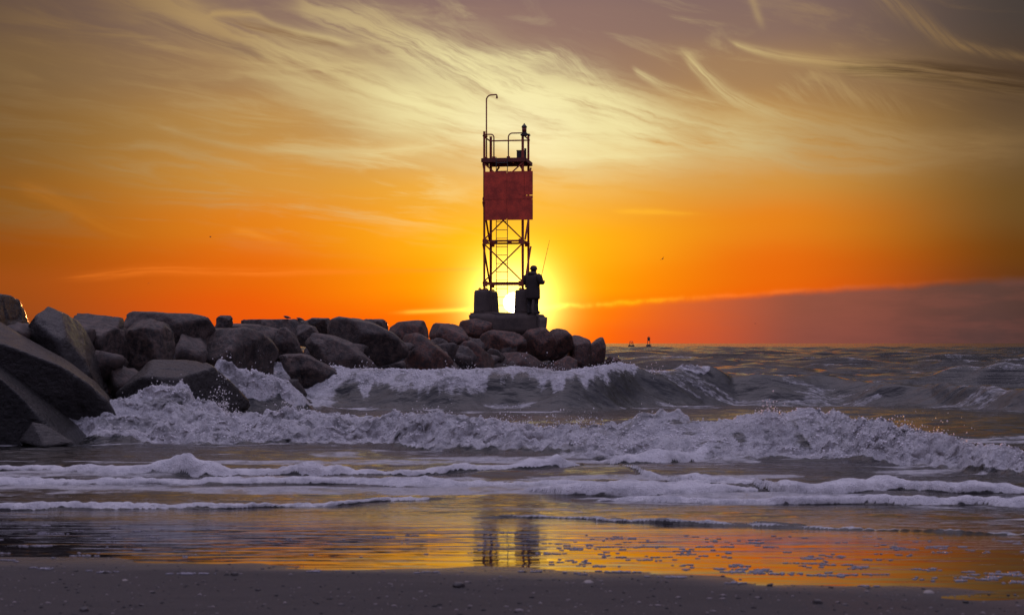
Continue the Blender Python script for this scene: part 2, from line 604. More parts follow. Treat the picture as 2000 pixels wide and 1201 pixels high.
def rock_material(name, dark, light, rough_lo, rough_hi, streak=0.0, coat=.08, spec=.45):
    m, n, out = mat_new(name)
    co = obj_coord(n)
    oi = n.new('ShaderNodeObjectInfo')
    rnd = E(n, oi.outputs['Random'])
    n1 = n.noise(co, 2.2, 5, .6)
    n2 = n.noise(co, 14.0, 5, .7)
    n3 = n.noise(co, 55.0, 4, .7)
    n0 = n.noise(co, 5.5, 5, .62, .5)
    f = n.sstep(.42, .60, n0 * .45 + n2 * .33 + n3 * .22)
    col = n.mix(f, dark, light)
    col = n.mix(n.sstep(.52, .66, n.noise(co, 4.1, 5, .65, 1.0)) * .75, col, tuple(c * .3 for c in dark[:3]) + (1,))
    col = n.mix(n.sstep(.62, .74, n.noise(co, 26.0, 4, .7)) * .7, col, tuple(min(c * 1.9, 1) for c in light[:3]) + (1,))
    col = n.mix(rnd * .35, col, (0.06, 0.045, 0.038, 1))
    geo = n.new('ShaderNodeNewGeometry')
    sp_ = n.new('ShaderNodeSeparateXYZ')
    n.t.links.new(geo.outputs['Position'], sp_.inputs[0])
    tide = n.sstep(1.15, .45, E(n, sp_.outputs[2]) + n1 * .5)      # weed-dark below the high-water line
    col = n.mix(tide * .6, col, (.012, .011, .009, 1))
    rough = n.sstep(.25, .75, n2) * (rough_hi - rough_lo) + rough_lo
    h = n1 * .5 + n2 * .45 + n3 * .16 + n.noise(co, 5.0, 6, .6, 0.0, 'RIDGED_MULTIFRACTAL') * .16
    rough = rough - tide * .2
    if streak:
        st = n.noise(scaled(n, co, 2.6, 9.0, 9.0), 1.0, 6, .68, .8)
        h = h + st * streak
        rough = rough + (st - .5) * .4
    nb = n.bump(h, 1.0, .11)
    p = principled(n, col, rough, nb, spec=spec)
    p.inputs['Coat Weight'].default_value = coat
    p.inputs['Coat Roughness'].default_value = .16
    p.inputs['Coat IOR'].default_value = 1.4
    n.put(p.inputs['Coat Normal'], n.bump(h, .7, .05))
    n.t.links.new(p.outputs[0], out.inputs[0])
    return m


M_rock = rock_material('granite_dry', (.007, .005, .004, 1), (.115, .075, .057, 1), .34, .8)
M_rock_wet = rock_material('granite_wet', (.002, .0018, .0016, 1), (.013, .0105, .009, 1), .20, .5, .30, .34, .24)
M_rock_flare = rock_material('granite_brown_flare', (.012, .006, .004, 1), (.16, .060, .034, 1), .40, .8)  # brown granite with the sun's red flare glow painted into its base colour


def sand_material():
    m, n, out = mat_new('beach_sand')
    co = obj_coord(n)
    at = n.new('ShaderNodeAttribute', attribute_name='wet')
    wet = E(n, at.outputs['Fac'])
    g = n.noise(co, 260.0, 3, .7)
    g2 = n.noise(co, 30.0, 4, .6)
    g3 = n.noise(scaled(n, co, 1.0, 3.0, 1.0), 1.6, 4, .55)
    col = n.mix(n.sstep(.3, .7, g), (.016, .0135, .013, 1), (.062, .051, .047, 1))
    col = n.mix(n.sstep(.35, .7, g3) * .5, col, (.025, .021, .020, 1))
    col = n.mix(wet * .75, col, (.035, .029, .027, 1))
    col = n.mix(n.sstep(.66, .76, g2) * .6, col, (.012, .010, .010, 1))
    col = n.mix(n.sstep(.70, .78, n.noise(co, 75.0, 2, .5)) * .5, col, (.13, .11, .10, 1))
    rough = .85 - wet * .66
    h = g * .25 + g2 * .5 + g3 * .6
    p = principled(n, col, rough, n.bump(h, .9, .02))
    n.t.links.new(p.outputs[0], out.inputs[0])
    return m


def sea_material():
    m, n, out = mat_new('sea_water')
    co = obj_coord(n)
    at = n.new('ShaderNodeAttribute', attribute_name='foam')
    foam = E(n, at.outputs['Fac'])
    at2 = n.new('ShaderNodeAttribute', attribute_name='ripple')
    rip = E(n, at2.outputs['Fac'])
    at3 = n.new('ShaderNodeAttribute', attribute_name='flat')
    flat = E(n, at3.outputs['Fac'])
    sep = n.new('ShaderNodeSeparateXYZ')
    n.put(sep.inputs[0], co)
    Y = E(n, sep.outputs[1])
    X = E(n, sep.outputs[0])
    # --- foam coverage
    lace = n.noise(scaled(n, co, 1.1, 2.6, 3.0), 2.6, 6, .66, .9)
    lace2 = n.noise(scaled(n, co, .7, 2.2, 2.0), 9.0, 5, .65, .5)
    pat = lace * .62 + lace2 * .38
    cov = n.sstep(-.06, .15, foam * 1.34 - .16 - pat * 1.0)
    cov = n.math('MAXIMUM', cov, n.sstep(.96, 1.0, foam))
    gap = n.noise(co, 34.0, 4, .7)
    big = n.noise(scaled(n, co, 1.0, 1.0, 1.6), 2.4, 4, .65, .6)
    cov = cov * (1.0 - n.sstep(.52, .70, gap) * .5 * (1.0 - flat)) * (1.0 - n.sstep(.50, .64, big) * .55 * (1.0 - flat))
    # --- water
    fade = n.sstep(260.0, 40.0, Y)
    w1 = n.noise(scaled(n, co, .55, 1.6, 1.0), 2.2, 5, .58, .4)
    w2 = n.noise(scaled(n, co, .6, 1.8, 1.0), 9.0, 4, .6)
    # distant chop, long crests across the view
    w3 = n.noise(scaled(n, co, .10, .22, 1.0), 1.0, 6, .62)
    w4 = n.noise(scaled(n, co, .016, .035, 1.0), 1.0, 7, .65)
    far = n.sstep(30.0, 120.0, Y)
    w0 = n.noise(scaled(n, co, .8, 4.6, 1.0), 1.6, 2, .5, .4)
    hw = (w1 * .05 + w2 * .014) * rip * (1.0 - far * .5) + (w0 * .0048 + n.noise(scaled(n, co, 2.0, 9.0, 1.0), 1.8, 1, .5) * .0008) * n.sstep(26.0, 14.0, Y) + (w3 * .75 + w4 * 2.2 + n.noise(scaled(n, co, .35, .9, 1.0), 1.0, 5, .6) * .34) * far
    nb = n.bump(hw, 1.0, 1.0)
    wcol = n.mix(n.sstep(10.0, 20.0, Y), (.012, .0085, .0075, 1), (.0055, .0055, .0045, 1))
    pw = principled(n, wcol, .06, nb, 1.34)
    n.put(pw.inputs['Roughness'], .018 + rip * .06 + far * .06)
    pw.inputs['Specular IOR Level'].default_value = .5
    # --- foam body
    b1 = n.noise(co, 26.0, 5, .7)
    b2 = n.voronoi(co, 70.0)
    hb = b1 * .085 * (1.0 - flat * .7) + b2 * .012
    nf = n.bump(hb, .9, 1.0)
    fcol = n.mix(n.sstep(.32, .62, n.noise(co, 7.0, 5, .65)), (.60, .61, .64, 1), (.86, .86, .87, 1))
    pf = principled(n, fcol, .5, nf, 1.33, .4)
    tr = n.new('ShaderNodeBsdfTranslucent')
    tr.inputs[0].default_value = (.9, .82, .8, 1)
    n.put(tr.inputs['Normal'], nf)
    ms = n.new('ShaderNodeMixShader')
    ms.inputs[0].default_value = .30
    n.t.links.new(pf.outputs[0], ms.inputs[1])
    n.t.links.new(tr.outputs[0], ms.inputs[2])
    mx = n.new('ShaderNodeMixShader')
    n.put(mx.inputs[0], cov)
    n.t.links.new(pw.outputs[0], mx.inputs[1])
    n.t.links.new(ms.outputs[0], mx.inputs[2])
    n.t.links.new(mx.outputs[0], out.inputs[0])
    return m


def simple_mat(name, base, base2, scale, r0, r1, metal=0.0, bump=.02):
    m, n, out = mat_new(name)
    co = obj_coord(n)
    a = n.noise(co, scale, 5, .6)
    b = n.noise(co, scale * 7, 3, .6)
    f = n.sstep(.35, .65, a * .7 + b * .3)
    col = n.mix(f, base, base2)
    p = principled(n, col, f * (r1 - r0) + r0, n.bump(a + b * .4, .5, bump), metal=metal)
    n.t.links.new(p.outputs[0], out.inputs[0])
    return m


M_sand = sand_material()
M_sea = sea_material()
M_steel = simple_mat('rusty_painted_steel', (.26, .050, .026, 1), (.36, .070, .035, 1), 6.0, .45, .75)
M_red = simple_mat('faded_red_paint', (.78, .085, .040, 1), (.40, .045, .025, 1), 3.0, .35, .6, 0, .006)
M_conc = simple_mat('weathered_concrete', (.055, .042, .036, 1), (.11, .085, .07, 1), 3.0, .7, .9)
M_grate = simple_mat('platform_steel', (.12, .03, .02, 1), (.2, .045, .03, 1), 8.0, .5, .8)
M_dark = simple_mat('dark_metal', (.02, .02, .02, 1), (.05, .04, .035, 1), 8.0, .4, .7)
M_ladder = simple_mat('ladder_steel', (.03, .04, .04, 1), (.07, .07, .06, 1), 8.0, .4, .7)
M_shell = simple_mat('shell', (.32, .28, .25, 1), (.18, .15, .13, 1), 60.0, .4, .6, 0, .002)
M_pebble = simple_mat('pebble', (.035, .03, .028, 1), (.07, .06, .055, 1), 60.0, .4, .6, 0, .002)
M_coat = simple_mat('dark_coat', (.030, .022, .020, 1), (.05, .035, .03, 1), 12.0, .7, .9)
M_trouser = simple_mat('dark_trousers', (.022, .02, .022, 1), (.035, .03, .03, 1), 12.0, .7, .9)
M_skin = simple_mat('skin', (.42, .25, .18, 1), (.36, .2, .14, 1), 20.0, .45, .6, 0, .002)
M_feather = simple_mat('dark_feathers', (.06, .05, .045, 1), (.12, .10, .09, 1), 40.0, .6, .8, 0, .003)
M_buoy = simple_mat('buoy_paint', (.06, .05, .04, 1), (.10, .07, .05, 1), 2.0, .5, .7)
M_glass = simple_mat('lantern_lens', (.25, .04, .02, 1), (.18, .03, .02, 1), 10.0, .1, .2, 0, .001)

# ------------------------------------------------------------------ shoreline and sand
SHORE_X, SHORE_Y = on_water([(-700, 1068), (0, 1086), (500, 1097), (1000, 1108), (1500, 1126), (2000, 1152), (2700, 1200)])


def shore(x):
    return np.interp(x, SHORE_X, SHORE_Y) + .05 * vn2(x * 1.3, 0 * x + 3.3) + .02 * vn2(x * 5.0, 0 * x + 1.3)


def sand_z(x, y):
    return beach_z(y) + (shore(x) - y) * .014 + .004 * fbm2(x * 1.3, y * 3.2, 4, 40)


def build_sand():
    xs = np.concatenate([np.linspace(-40, -6, 30)[:-1], np.linspace(-6, 6, 180), np.linspace(6, 40, 30)[1:]])
    ys = np.concatenate([np.linspace(-30, 5, 20)[:-1], np.linspace(5, 11.5, 200)])
    X, Y = np.meshgrid(xs, ys)
    Z = sand_z(X, Y)
    Z = np.where(Y < 2, Z + (2 - Y) * .02, Z)
    wet = sst(.75, -.02, shore(X) - Y + .12 * fbm2(X * 1.5, Y * 3, 3, 50))
    return grid_obj('sand', X, Y, Z, M_sand, {'wet': wet})


def grid_obj(name, X, Y, Z, mat, attrs):
    R, K = X.shape
    co = np.stack([X, Y, Z], -1).reshape(-1, 3).astype(np.float32)
    i = np.arange(R * K).reshape(R, K)
    q = np.stack([i[:-1, :-1], i[:-1, 1:], i[1:, 1:], i[1:, :-1]], -1).reshape(-1, 4).astype(np.int32)
    me = D.meshes.new(name)
    me.vertices.add(len(co))
    me.vertices.foreach_set('co', co.ravel())
    me.loops.add(q.size)
    me.loops.foreach_set('vertex_index', q.ravel())
    me.polygons.add(len(q))
    me.polygons.foreach_set('loop_start', np.arange(0, q.size, 4, dtype=np.int32))
    me.polygons.foreach_set('loop_total', np.full(len(q), 4, np.int32))
    me.polygons.foreach_set('use_smooth', np.ones(len(q), bool))
    me.update(calc_edges=True)
    for k, v in attrs.items():
        a = me.attributes.new(k, 'FLOAT', 'POINT')
        a.data.foreach_set('value', v.reshape(-1).astype(np.float32))
    me.materials.append(mat)
    o = D.objects.new(name, me)
    C.objects.link(o)
    return o


tag(build_sand(), kind='structure')

# ------------------------------------------------------------------ the sea
B1X, B1Y = on_water([(150, 858), (300, 862), (500, 862), (700, 866), (850, 874), (1000, 880), (1150, 888), (1400, 892), (1600, 897), (1800, 908), (2000, 924), (2400, 960)])
B2X, B2Y = on_water([(380, 790), (560, 796), (700, 800), (900, 804), (1100, 804), (1300, 796), (1450, 790), (1650, 790), (1850, 795), (2050, 805), (2500, 830)])
# jetty axis (plan) used for the wash around it
JET = np.array([(-11.0, 17.0), (-7.6, 24.0), (-5.6, 33.0), (-3.6, 43.0), (-1.6, 54.0), (0.4, 63.0), (2.6, 66.0)])


def jet_dist(X, Y):
    d = np.full(X.shape, 1e9, np.float32)
    for (x0, y0), (x1, y1) in zip(JET[:-1], JET[1:]):
        dx, dy = x1 - x0, y1 - y0
        t = np.clip(((X - x0) * dx + (Y - y0) * dy) / (dx * dx + dy * dy), 0, 1)
        d = np.minimum(d, np.hypot(X - (x0 + t * dx), Y - (y0 + t * dy)))
    return d


# thick foam rolls: list of (photo points of the base line, half width m, height m)
ROLLS = [
    ([(-300, 922), (-20, 920), (60, 915), (130, 921), (220, 925), (330, 924), (400, 928), (520, 926), (600, 930), (760, 928), (900, 922), (1060, 917), (1140, 912)],
     .17, [(-300, .07), (0, .04), (70, .06), (140, .05), (230, .06), (380, .15), (450, .06), (540, .06), (610, .16), (700, .09), (850, .05), (1000, .05), (1090, .12), (1140, .0)]),
    ([(-300, 996), (0, 996), (250, 994), (450, 992), (650, 988), (780, 980), (900, 974)],
     .10, [(-300, .05), (0, .05), (400, .045), (650, .035), (800, .03), (900, 0)]),
    ([(1020, 958), (1100, 966), (1250, 966), (1400, 962), (1500, 955)],
     .15, [(1020, .0), (1080, .08), (1250, .09), (1420, .07), (1500, 0)]),
    ([(1200, 910), (1260, 930), (1330, 940), (1430, 942), (1500, 938)],
     .15, [(1200, 0), (1250, .08), (1330, .09), (1430, .07), (1500, .0)]),
    ([(1470, 948), (1520, 958), (1600, 962), (1700, 958), (1760, 954), (1860, 962), (2000, 963), (2300, 968)],
     .17, [(1470, .05), (1520, .12), (1600, .13), (1680, .12), (1710, .17), (1770, .08), (1860, .07), (2000, .06), (2300, .05)]),
    ([(1100, 978), (1300, 978), (1500, 982), (1700, 982), (2000, 985), (2300, 990)],
     .10, [(1100, 0), (1200, .03), (1400, .045), (1600, .05), (2000, .06), (2300, .05)]),
    ([(900, 1012), (1000, 1010), (1150, 1016), (1300, 1024), (1500, 1030), (1750, 1038), (2000, 1047), (2300, 1058)],
     .07, [(900, 0), (980, .018), (1200, .03), (1500, .022), (1750, .018), (2000, .02), (2300, .02)]),
    ([(1150, 900), (1230, 905), (1300, 903), (1360, 896), (1400, 892)],
     .30, [(1150, 0), (1210, .10), (1290, .16), (1350, .10), (1400, 0)]),
]


def sea_fields(X, Y):
    """-> Z, dY, foam, ripple, flat for arrays of plan positions"""
    Z = np.zeros_like(X)
    dY = np.zeros_like(X)
    sh = shore(X)
    out = Y - sh                                    # metres seaward of the film's edge
    jd = jet_dist(X, Y)
    # --- film and backwash ripples
    rip = sst(1.6, 7.0, out)
    Z += beach_z(Y) + .002 + .012 * sst(1.5, 6, out) * fbm2(X * .9, Y * 3.2, 4, 1)
    Z += .03 * sst(4, 9, out) * sst(32, 24, Y) * fbm2(X * .5, Y * 1.1, 4, 5)
    foam = np.zeros_like(X)
    flat = np.zeros_like(X)
    turb = np.zeros_like(X)
    # lace over the swash
    st = fbm2(X * .45 + .3 * vn2(X * 2, Y * 2, 77), Y * 1.9, 4, 9)
    foam += sst(2.6, 5.0, out) * sst(25, 20, Y) * (.33 + .42 * st)
    st2 = fbm2(X * .7, Y * 2.6, 4, 19)
    foam += sst(.25, .9, out) * sst(3.4, 2.2, out) * np.clip(.14 + .26 * st2, 0, .5)
    # --- wave 1
    xb = X / np.maximum(Y, 1) * 20.0
    yb1 = np.interp(X, B1X, B1Y) + .22 * vn2(X * 1.1, 0 * X + .5, 3) + .10 * vn2(X * 3.3, 0 * X + .5, 4)
    d = Y - yb1
    h1 = np.interp(X, [-6, -4.4, -2, 0, 1, 2.0, 2.7, 3.6, 4.2, 4.8, 5.6, 8], [.40, .40, .37, .36, .35, .40, .40, .46, .36, .20, .10, .1])
    h1 = h1 * (.92 + .20 * vn2(X * 1.7, 0 * X + 2.5, 6) + .10 * vn2(X * 5, 0 * X + 2.5, 7))
    s1 = np.clip(d / .85, 0, 1)
    prof = np.where(d < .85, np.sin(s1 * math.pi / 2) ** .85, np.exp(-np.maximum(d - .85, 0) / 2.4))
    z1 = h1 * prof * (d > 0)
    Z += z1
    f1 = sst(-.45, -.05, d) * (1 - sst(.8, 1.25, d))
    glassy = np.interp(X, [.6, 1.2, 1.7, 2.1, 2.6, 2.75, 3.0, 3.4, 3.55], [0, .35, .35, .85, .85, .3, .2, .75, 0]) * sst(-.1, .15, d) * sst(.75, .6, d)
    f1 = f1 * (1 - .85 * glassy) + .62 * glassy * np.clip(.42 + .95 * fbm2(X * 7 + Y * 2, Y * .9, 4, 25), 0, 1)
    foam = np.maximum(foam, f1)
    turb = np.maximum(turb, f1 * (1 - .75 * glassy))
    toe = np.exp(-((d + .05) / .22) ** 2) * .05 * (1 + vn2(X * 3, Y * 3, 21))
    Z += toe
    foam += .34 * sst(.9, 1.2, d) * sst(5.5, 1.0, d) * (.7 + .8 * fbm2(X * .6, Y * 1.5, 4, 23)) * np.interp(X, [-3, 3, 5], [1, .8, .3])
    # --- trough between the waves
    Z += .05 * sst(.8, 2.5, d) * sst(31.5, 28, Y) * fbm2(X * .35, Y * .8, 4, 31)
    # --- wave 2
    yb2 = np.interp(X, B2X, B2Y) + .3 * vn2(X * .7, 0 * X + 1.5, 13)
    d2 = Y - yb2
    h2 = np.interp(X, [-6, -4.6, -3.2, -2.0, -.5, 1.0, 1.9, 3.0, 4.5, 5.6, 6.8, 8.5, 10.5, 14], [.62, .62, .70, .80, .78, .74, .84, .80, .90, .88, .76, .54, .38, .30])
    h2 = h2 * (1 + .05 * vn2(X * 1.4, 0 * X, 14))
    s2 = np.clip(d2 / 1.9, 0, 1)
    prof2 = np.where(d2 < 1.9, .5 - .5 * np.cos(s2 ** 1.15 * math.pi), np.exp(-np.maximum(d2 - 1.9, 0) ** 1.2 / 3.6))
    Z += h2 * prof2 * (d2 > 0)
    brk = np.interp(X, [-5, 2.2, 3.6, 5, 8], [1, 1, .55, .32, .1])
    ragged = s2 + .18 * fbm2(X * 1.1, Y * .5, 3, 33) + .14 * fbm2(X * 5.5, Y * .9, 4, 37)
    f2 = (.20 * sst(-.05, .3, ragged) + .66 * sst(.25, 1.1, ragged)) * (1 - sst(1.8, 2.8, d2)) * brk * (d2 > 0)
    foam = np.maximum(foam, f2)
    turb = np.maximum(turb, f2 * .30)
    lowf = sst(-2.0, -.3, d2) * sst(1.2, .2, d2) * (.38 + .45 * fbm2(X * .55, Y * 1.8, 4, 41))
    foam = np.maximum(foam, lowf * np.interp(X, [-5, 5, 8], [1, .8, .4]))
    streak2 = sst(.05, .55, fbm2(X * .45, Y * 2.2 + X * .25, 5, 47)) * (d2 > -1) * sst(14, 3, d2)
    foam = np.maximum(foam, .50 * streak2 * sst(1.0, 3.5, X))
    Z += .035 * fbm2(X * 1.6, Y * 2.6, 4, 49) * (d2 > 0) * sst(12, 3, d2)
    # unbroken part: olive-dark swell with ripples
    Z += .05 * sst(.1, .9, s2) * fbm2(X * .8, Y * 1.6, 4, 43) * (1 - brk * .5) * (d2 > 0) * sst(12, 2, d2)
    # --- splash against the rocks
    for (cx, cy, sx, sy, hh) in ((-4.85, 23.0, .42, .50, .44), (-4.2, 22.9, .45, .5, .10), (-5.25, 22.7, .30, .4, .10),
                                 (-5.15, 28.9, .38, .42, .86), (-4.55, 29.1, .40, .42, .66), (-4.0, 29.3, .35, .4, .40), (1.95, 34.6, .5, .5, .12),
                                 (3.85, 36.0, .5, .8, .06)):
        g = np.exp(-((X - cx) / sx) ** 2 - ((Y - cy) / sy) ** 2)
        Z += hh * g
        foam = np.maximum(foam, sst(.15, .5, g))
        turb = np.maximum(turb, sst(.05, .5, g))
    # --- wash along the jetty
    jw = sst(3.2, 1.2, jd) * sst(20, 23, Y)
    foam = np.maximum(foam, jw * (.75 + .4 * fbm2(X * .9, Y * .9, 4, 51)))
    turb = np.maximum(turb, jw * .6)
    Z += .12 * jw * (1 + fbm2(X * .8, Y * .8, 3, 53))
    # --- foam rolls in the wash
    for k, (pts, hw, hs) in enumerate(ROLLS):
        rx, ry = on_water(pts)
        hx = np.array([p[0] for p in hs], float)
        hv = np.array([p[1] for p in hs], float)
        yc = np.interp(X, rx, ry) + hw * .62 + .035 * vn2(X * 4, 0 * X + k, 61)
        px = 1000 + X / np.maximum(Y, 1) * F_PX
        hh = np.interp(px, hx, hv) * .9 * (1 + .34 * vn2(X * 2.2, 0 * X + k, 63) + .22 * vn2(X * 6.5, Y * 2, 64))
        ww = hw * .62 * np.clip(.45 + hh / .10, .5, 1.4)
        dd = (Y - yc) / ww
        prof = np.sqrt(np.clip(1 - np.clip(dd, -1, None) ** 2, 0, 1)) * (dd < 0) + np.exp(-np.clip(dd, 0, None) ** 2 / 1.2) * (dd >= 0)
        on = (hh > .004)
        Z += hh * prof * on * (np.abs(dd) < 4)
        dn = dd + np.where(dd > -.2, .9 * fbm2(X * 5, Y * 8, 3, 62), .10 * vn2(X * 9, Y * 9, 60))
        ff = sst(-1.08, -.92, dn) * sst(1.35, .55, dn) * on * sst(.004, .03, hh)
        foam = np.maximum(foam, ff * 1.05)
        flat = np.maximum(flat, ff * sst(.5, -.1, dd))
        turb = np.maximum(turb, ff * .22)
        # trampled, bubbly wash just behind
        bb = sst(.9, 1.6, dd) * sst(6.0, 2.2, dd) * on
        foam = np.maximum(foam, bb * (.24 + .46 * fbm2(X * .8, Y * 3.4, 4, 65 + k)))
        turb = np.maximum(turb, bb * .22 * sst(.03, .08, hh))
        Z += bb * .030 * fbm2(X * 2.2, Y * 4.5, 4, 66 + k)
    # --- open sea
    openw = sst(33, 40, Y)
    Z0 = Z.copy()
    rs = np.random.RandomState(5)
    dyg = np.where(Y < 62, np.maximum(.03, .0045 * Y), .0052 * Y)
    for k in range(46):
        lam = .7 * (16.0 / .7) ** (k / 45.0)
        th = rs.normal(0, .45)
        ph = rs.uniform(0, 6.28)
        kk = 2 * math.pi / lam
        amp = .0155 * lam ** .62
        a = kk * (X * math.sin(th) + Y * math.cos(th)) + ph + .9 * vn2(X / lam * .3, Y / lam * .3, 80 + k)
        c = .5 + .5 * np.sin(a)
        vis = sst(2.2, 4.5, lam / dyg)
        Z += amp * (c ** 1.8 * 2 - .9) * vis * (openw * sst(1800, 300, Y) + .16 * sst(22, 26, Y) * (1 - openw) * (lam < 3))
    chop = (Z - Z0) / (.05 + .0006 * np.clip(Y, 0, 400))
    foam = np.maximum(foam, openw * .50 * sst(1.5, 3.4, chop + 1.1 * fbm2(X * .9, Y * 1.3, 4, 98)) * sst(900, 250, Y))
    for (cy, hh, w) in ((44, .22, 2.0), (53, .30, 2.4), (66, .42, 3.2), (84, .38, 4), (108, .42, 5), (140, .40, 6), (190, .45, 8)):
        yy = cy + 2.2 * vn2(X * .12, 0 * X + cy, 91)
        e = (Y - yy) / w
        Z += hh * np.exp(-e * e) * (.55 + .55 * vn2(X * .08, 0 * X + cy * 1.7, 93))
        foam = np.maximum(foam, .42 * np.exp(-((e + .2) * 1.6) ** 2) * sst(-.1, .7, fbm2(X * .2, Y * .3, 4, 95)) * sst(130, 60, Y))
    foam = np.maximum(foam, openw * sst(150, 40, Y) * np.clip(.12 + .26 * fbm2(X * .3, Y * .5, 4, 97), 0, .4))
    # --- turbulence of the broken water
    T = turb > .01
    if T.any():
        x, y, z, t = X[T], Y[T], Z[T], turb[T]
        bz = np.zeros_like(x)
        by = np.zeros_like(x)
        wx = x + .10 * vn3(x * 3, y * 3, z * 3 + 40)
        for fr, a in ((1.7, .13), (4.0, .085), (9.0, .065), (18.0, .045), (36.0, .026)):
            nz = np.abs(vn3(wx * fr, y * fr * .9, z * fr * 1.2 + 3))
            bz += a * (nz - .30)
            by += a * .7 * vn3(x * fr + 9, y * fr + 4, z * fr * 1.3)
        Z[T] += bz * t
        dY[T] += by * t
    return Z, dY, np.clip(foam, 0, 1), rip, flat


def build_sea():
    t = np.concatenate([-np.geomspace(2.5, .372, 26)[:-1], np.linspace(-.365, .365, 580), np.geomspace(.372, 2.5, 26)[1:]])
    ys = np.concatenate([np.arange(5.8, 10.6, .035), np.arange(10.6, 13.6, .0145), np.arange(13.6, 17.4, .016), np.arange(17.4, 23.6, .019),
                         np.arange(23.6, 31.0, .05), np.arange(31.0, 35.6, .027), np.geomspace(35.6, 62, 130), np.geomspace(62.3, 520, 430)[1:],
                         np.geomspace(530, 6000, 30)])
    T, Y = np.meshgrid(t, ys)
    X = T * Y
    Z, dY, foam, rip, flat = sea_fields(X, Y)
    o = grid_obj('sea', X, Y + dY, Z, M_sea, {'foam': foam, 'ripple': rip, 'flat': flat})
    tag(o, kind='structure')


build_sea()

# ------------------------------------------------------------------ spray
def build_spray():
    ico = bmesh.new()
    bmesh.ops.create_icosphere(ico, subdivisions=1, radius=1.0)
    bv = np.array([v.co[:] for v in ico.verts])
    bf = np.array([[v.index for v in f.verts] for f in ico.faces])
    ico.free()
    rs = np.random.RandomState(3)
    P, R = [], []

    def burst(n, xr, yfun, zspread, rmax, hfun=None):
        x = rs.uniform(xr[0], xr[1], n)
        clump = np.clip(vn2(x * 2.3, 0 * x + 2, 101) + .35, 0, 1) + .05
        keep = rs.rand(n) < clump
        x = x[keep]
        y = yfun(x) + rs.normal(0, .12, len(x))
        z, dy, *_ = sea_fields(x.astype(np.float32), y.astype(np.float32))
        up = rs.exponential(zspread, len(x)) * (.4 + clump[keep])
        P.append(np.stack([x, y + dy, z + up], -1))
        R.append(np.clip(rs.exponential(rmax * .35, len(x)) + .0022, .002, rmax))
    burst(4200, (-5.2, 4.0), lambda x: np.interp(x, B1X, B1Y) + .75, .045, .011)
    burst(1800, (3.0, 6.5), lambda x: np.interp(x, B1X, B1Y) + .5, .05, .010)
    burst(2400, (-5.2, 3.6), lambda x: np.interp(x, B2X, B2Y) + 1.8, .05, .013)
    burst(900, (1.5, 2.6), lambda x: np.interp(x, B2X, B2Y) + 2.2, .10, .015)
    burst(2600, (-5.9, -4.2), lambda x: 0 * x + 28.9, .20, .018)
    burst(1800, (-5.5, -4.0), lambda x: 0 * x + 23.0, .13, .011)
    P, R = np.concatenate(P), np.concatenate(R)
    n = len(P)
    V = (bv[None] * R[:, None, None] * np.array([1, 1, 1.15]) + P[:, None]).reshape(-1, 3)
    Fc = (bf[None] + (np.arange(n) * len(bv))[:, None, None]).reshape(-1, 3)
    m, nt, out = mat_new('water_drops')
    p = principled(nt, (.75, .75, .78, 1), .15, None, 1.33)
    tr = nt.new('ShaderNodeBsdfTranslucent')
    tr.inputs[0].default_value = (.9, .85, .8, 1)
    ms = nt.new('ShaderNodeMixShader')
    ms.inputs[0].default_value = .5
    nt.t.links.new(p.outputs[0], ms.inputs[1])
    nt.t.links.new(tr.outputs[0], ms.inputs[2])
    nt.t.links.new(ms.outputs[0], out.inputs[0])
    o = mesh_obj('sea_spray', V.tolist(), Fc.tolist(), m, smooth=True)
    tag(o, 'drops of spray thrown up over the breaking waves and rocks', 'spray', kind='stuff')


build_spray()


def build_crumbs():
    rs = np.random.RandomState(17)
    d1, f1 = ico_dirs(1)
    P, R = [], []
    for n_, xr, yf, depth, r0, r1 in ((11000, (-5.3, 6.6), (B1X, B1Y), (-.12, 1.05), .005, .0145), (4200, (-5.2, 3.9), (B2X, B2Y), (.8, 2.1), .008, .022),
                                      (1500, (-6.0, -4.0), ([-9, 9], [29.0, 29.0]), (-.6, .7), .008, .022), (1300, (-5.7, -3.9), ([-9, 9], [22.8, 22.8]), (-.5, .6), .006, .016)):
        x = rs.uniform(xr[0], xr[1], n_)
        y = np.interp(x, yf[0], yf[1]) + rs.uniform(depth[0], depth[1], n_)
        z, dy, fo, *_ = sea_fields(x.astype(np.float32), y.astype(np.float32))
        keep = (fo > .55) & (vn3(x * 2.2, y * 2.2, 0 * x + 7) + .5 * vn3(x * 7, y * 7, 0 * x + 8) > -.15)
        x, y, z, dy = x[keep], y[keep], z[keep], dy[keep]
        r = r0 + (r1 - r0) * rs.rand(len(x)) ** 2.6
        P.append(np.stack([x, y + dy, z + r * .25], -1))
        R.append(r)
    P, R = np.concatenate(P), np.concatenate(R)
    sc = rs.uniform(.7, 1.5, (len(P), 1, 3)) * np.array([1.15, 1, .8])
    V = (d1[None] * R[:, None, None] * sc + P[:, None]).reshape(-1, 3)
    Fc = (np.array(f1)[None] + (np.arange(len(P)) * len(d1))[:, None, None]).reshape(-1, 3)
    m, n, out = mat_new('foam_crumbs')
    p = principled(n, (.86, .86, .88, 1), .5, None, 1.33, .3)
    tr = n.new('ShaderNodeBsdfTranslucent')
    tr.inputs[0].default_value = (.9, .85, .82, 1)
    ms = n.new('ShaderNodeMixShader')
    ms.inputs[0].default_value = .35
    n.t.links.new(p.outputs[0], ms.inputs[1])
    n.t.links.new(tr.outputs[0], ms.inputs[2])
    n.t.links.new(ms.outputs[0], out.inputs[0])
    o = mesh_obj('sea_foam', V.tolist(), Fc.tolist(), m, smooth=True)
    tag(o, 'crumbs of foam tumbling down the breaking waves', 'foam', kind='stuff')


build_crumbs()

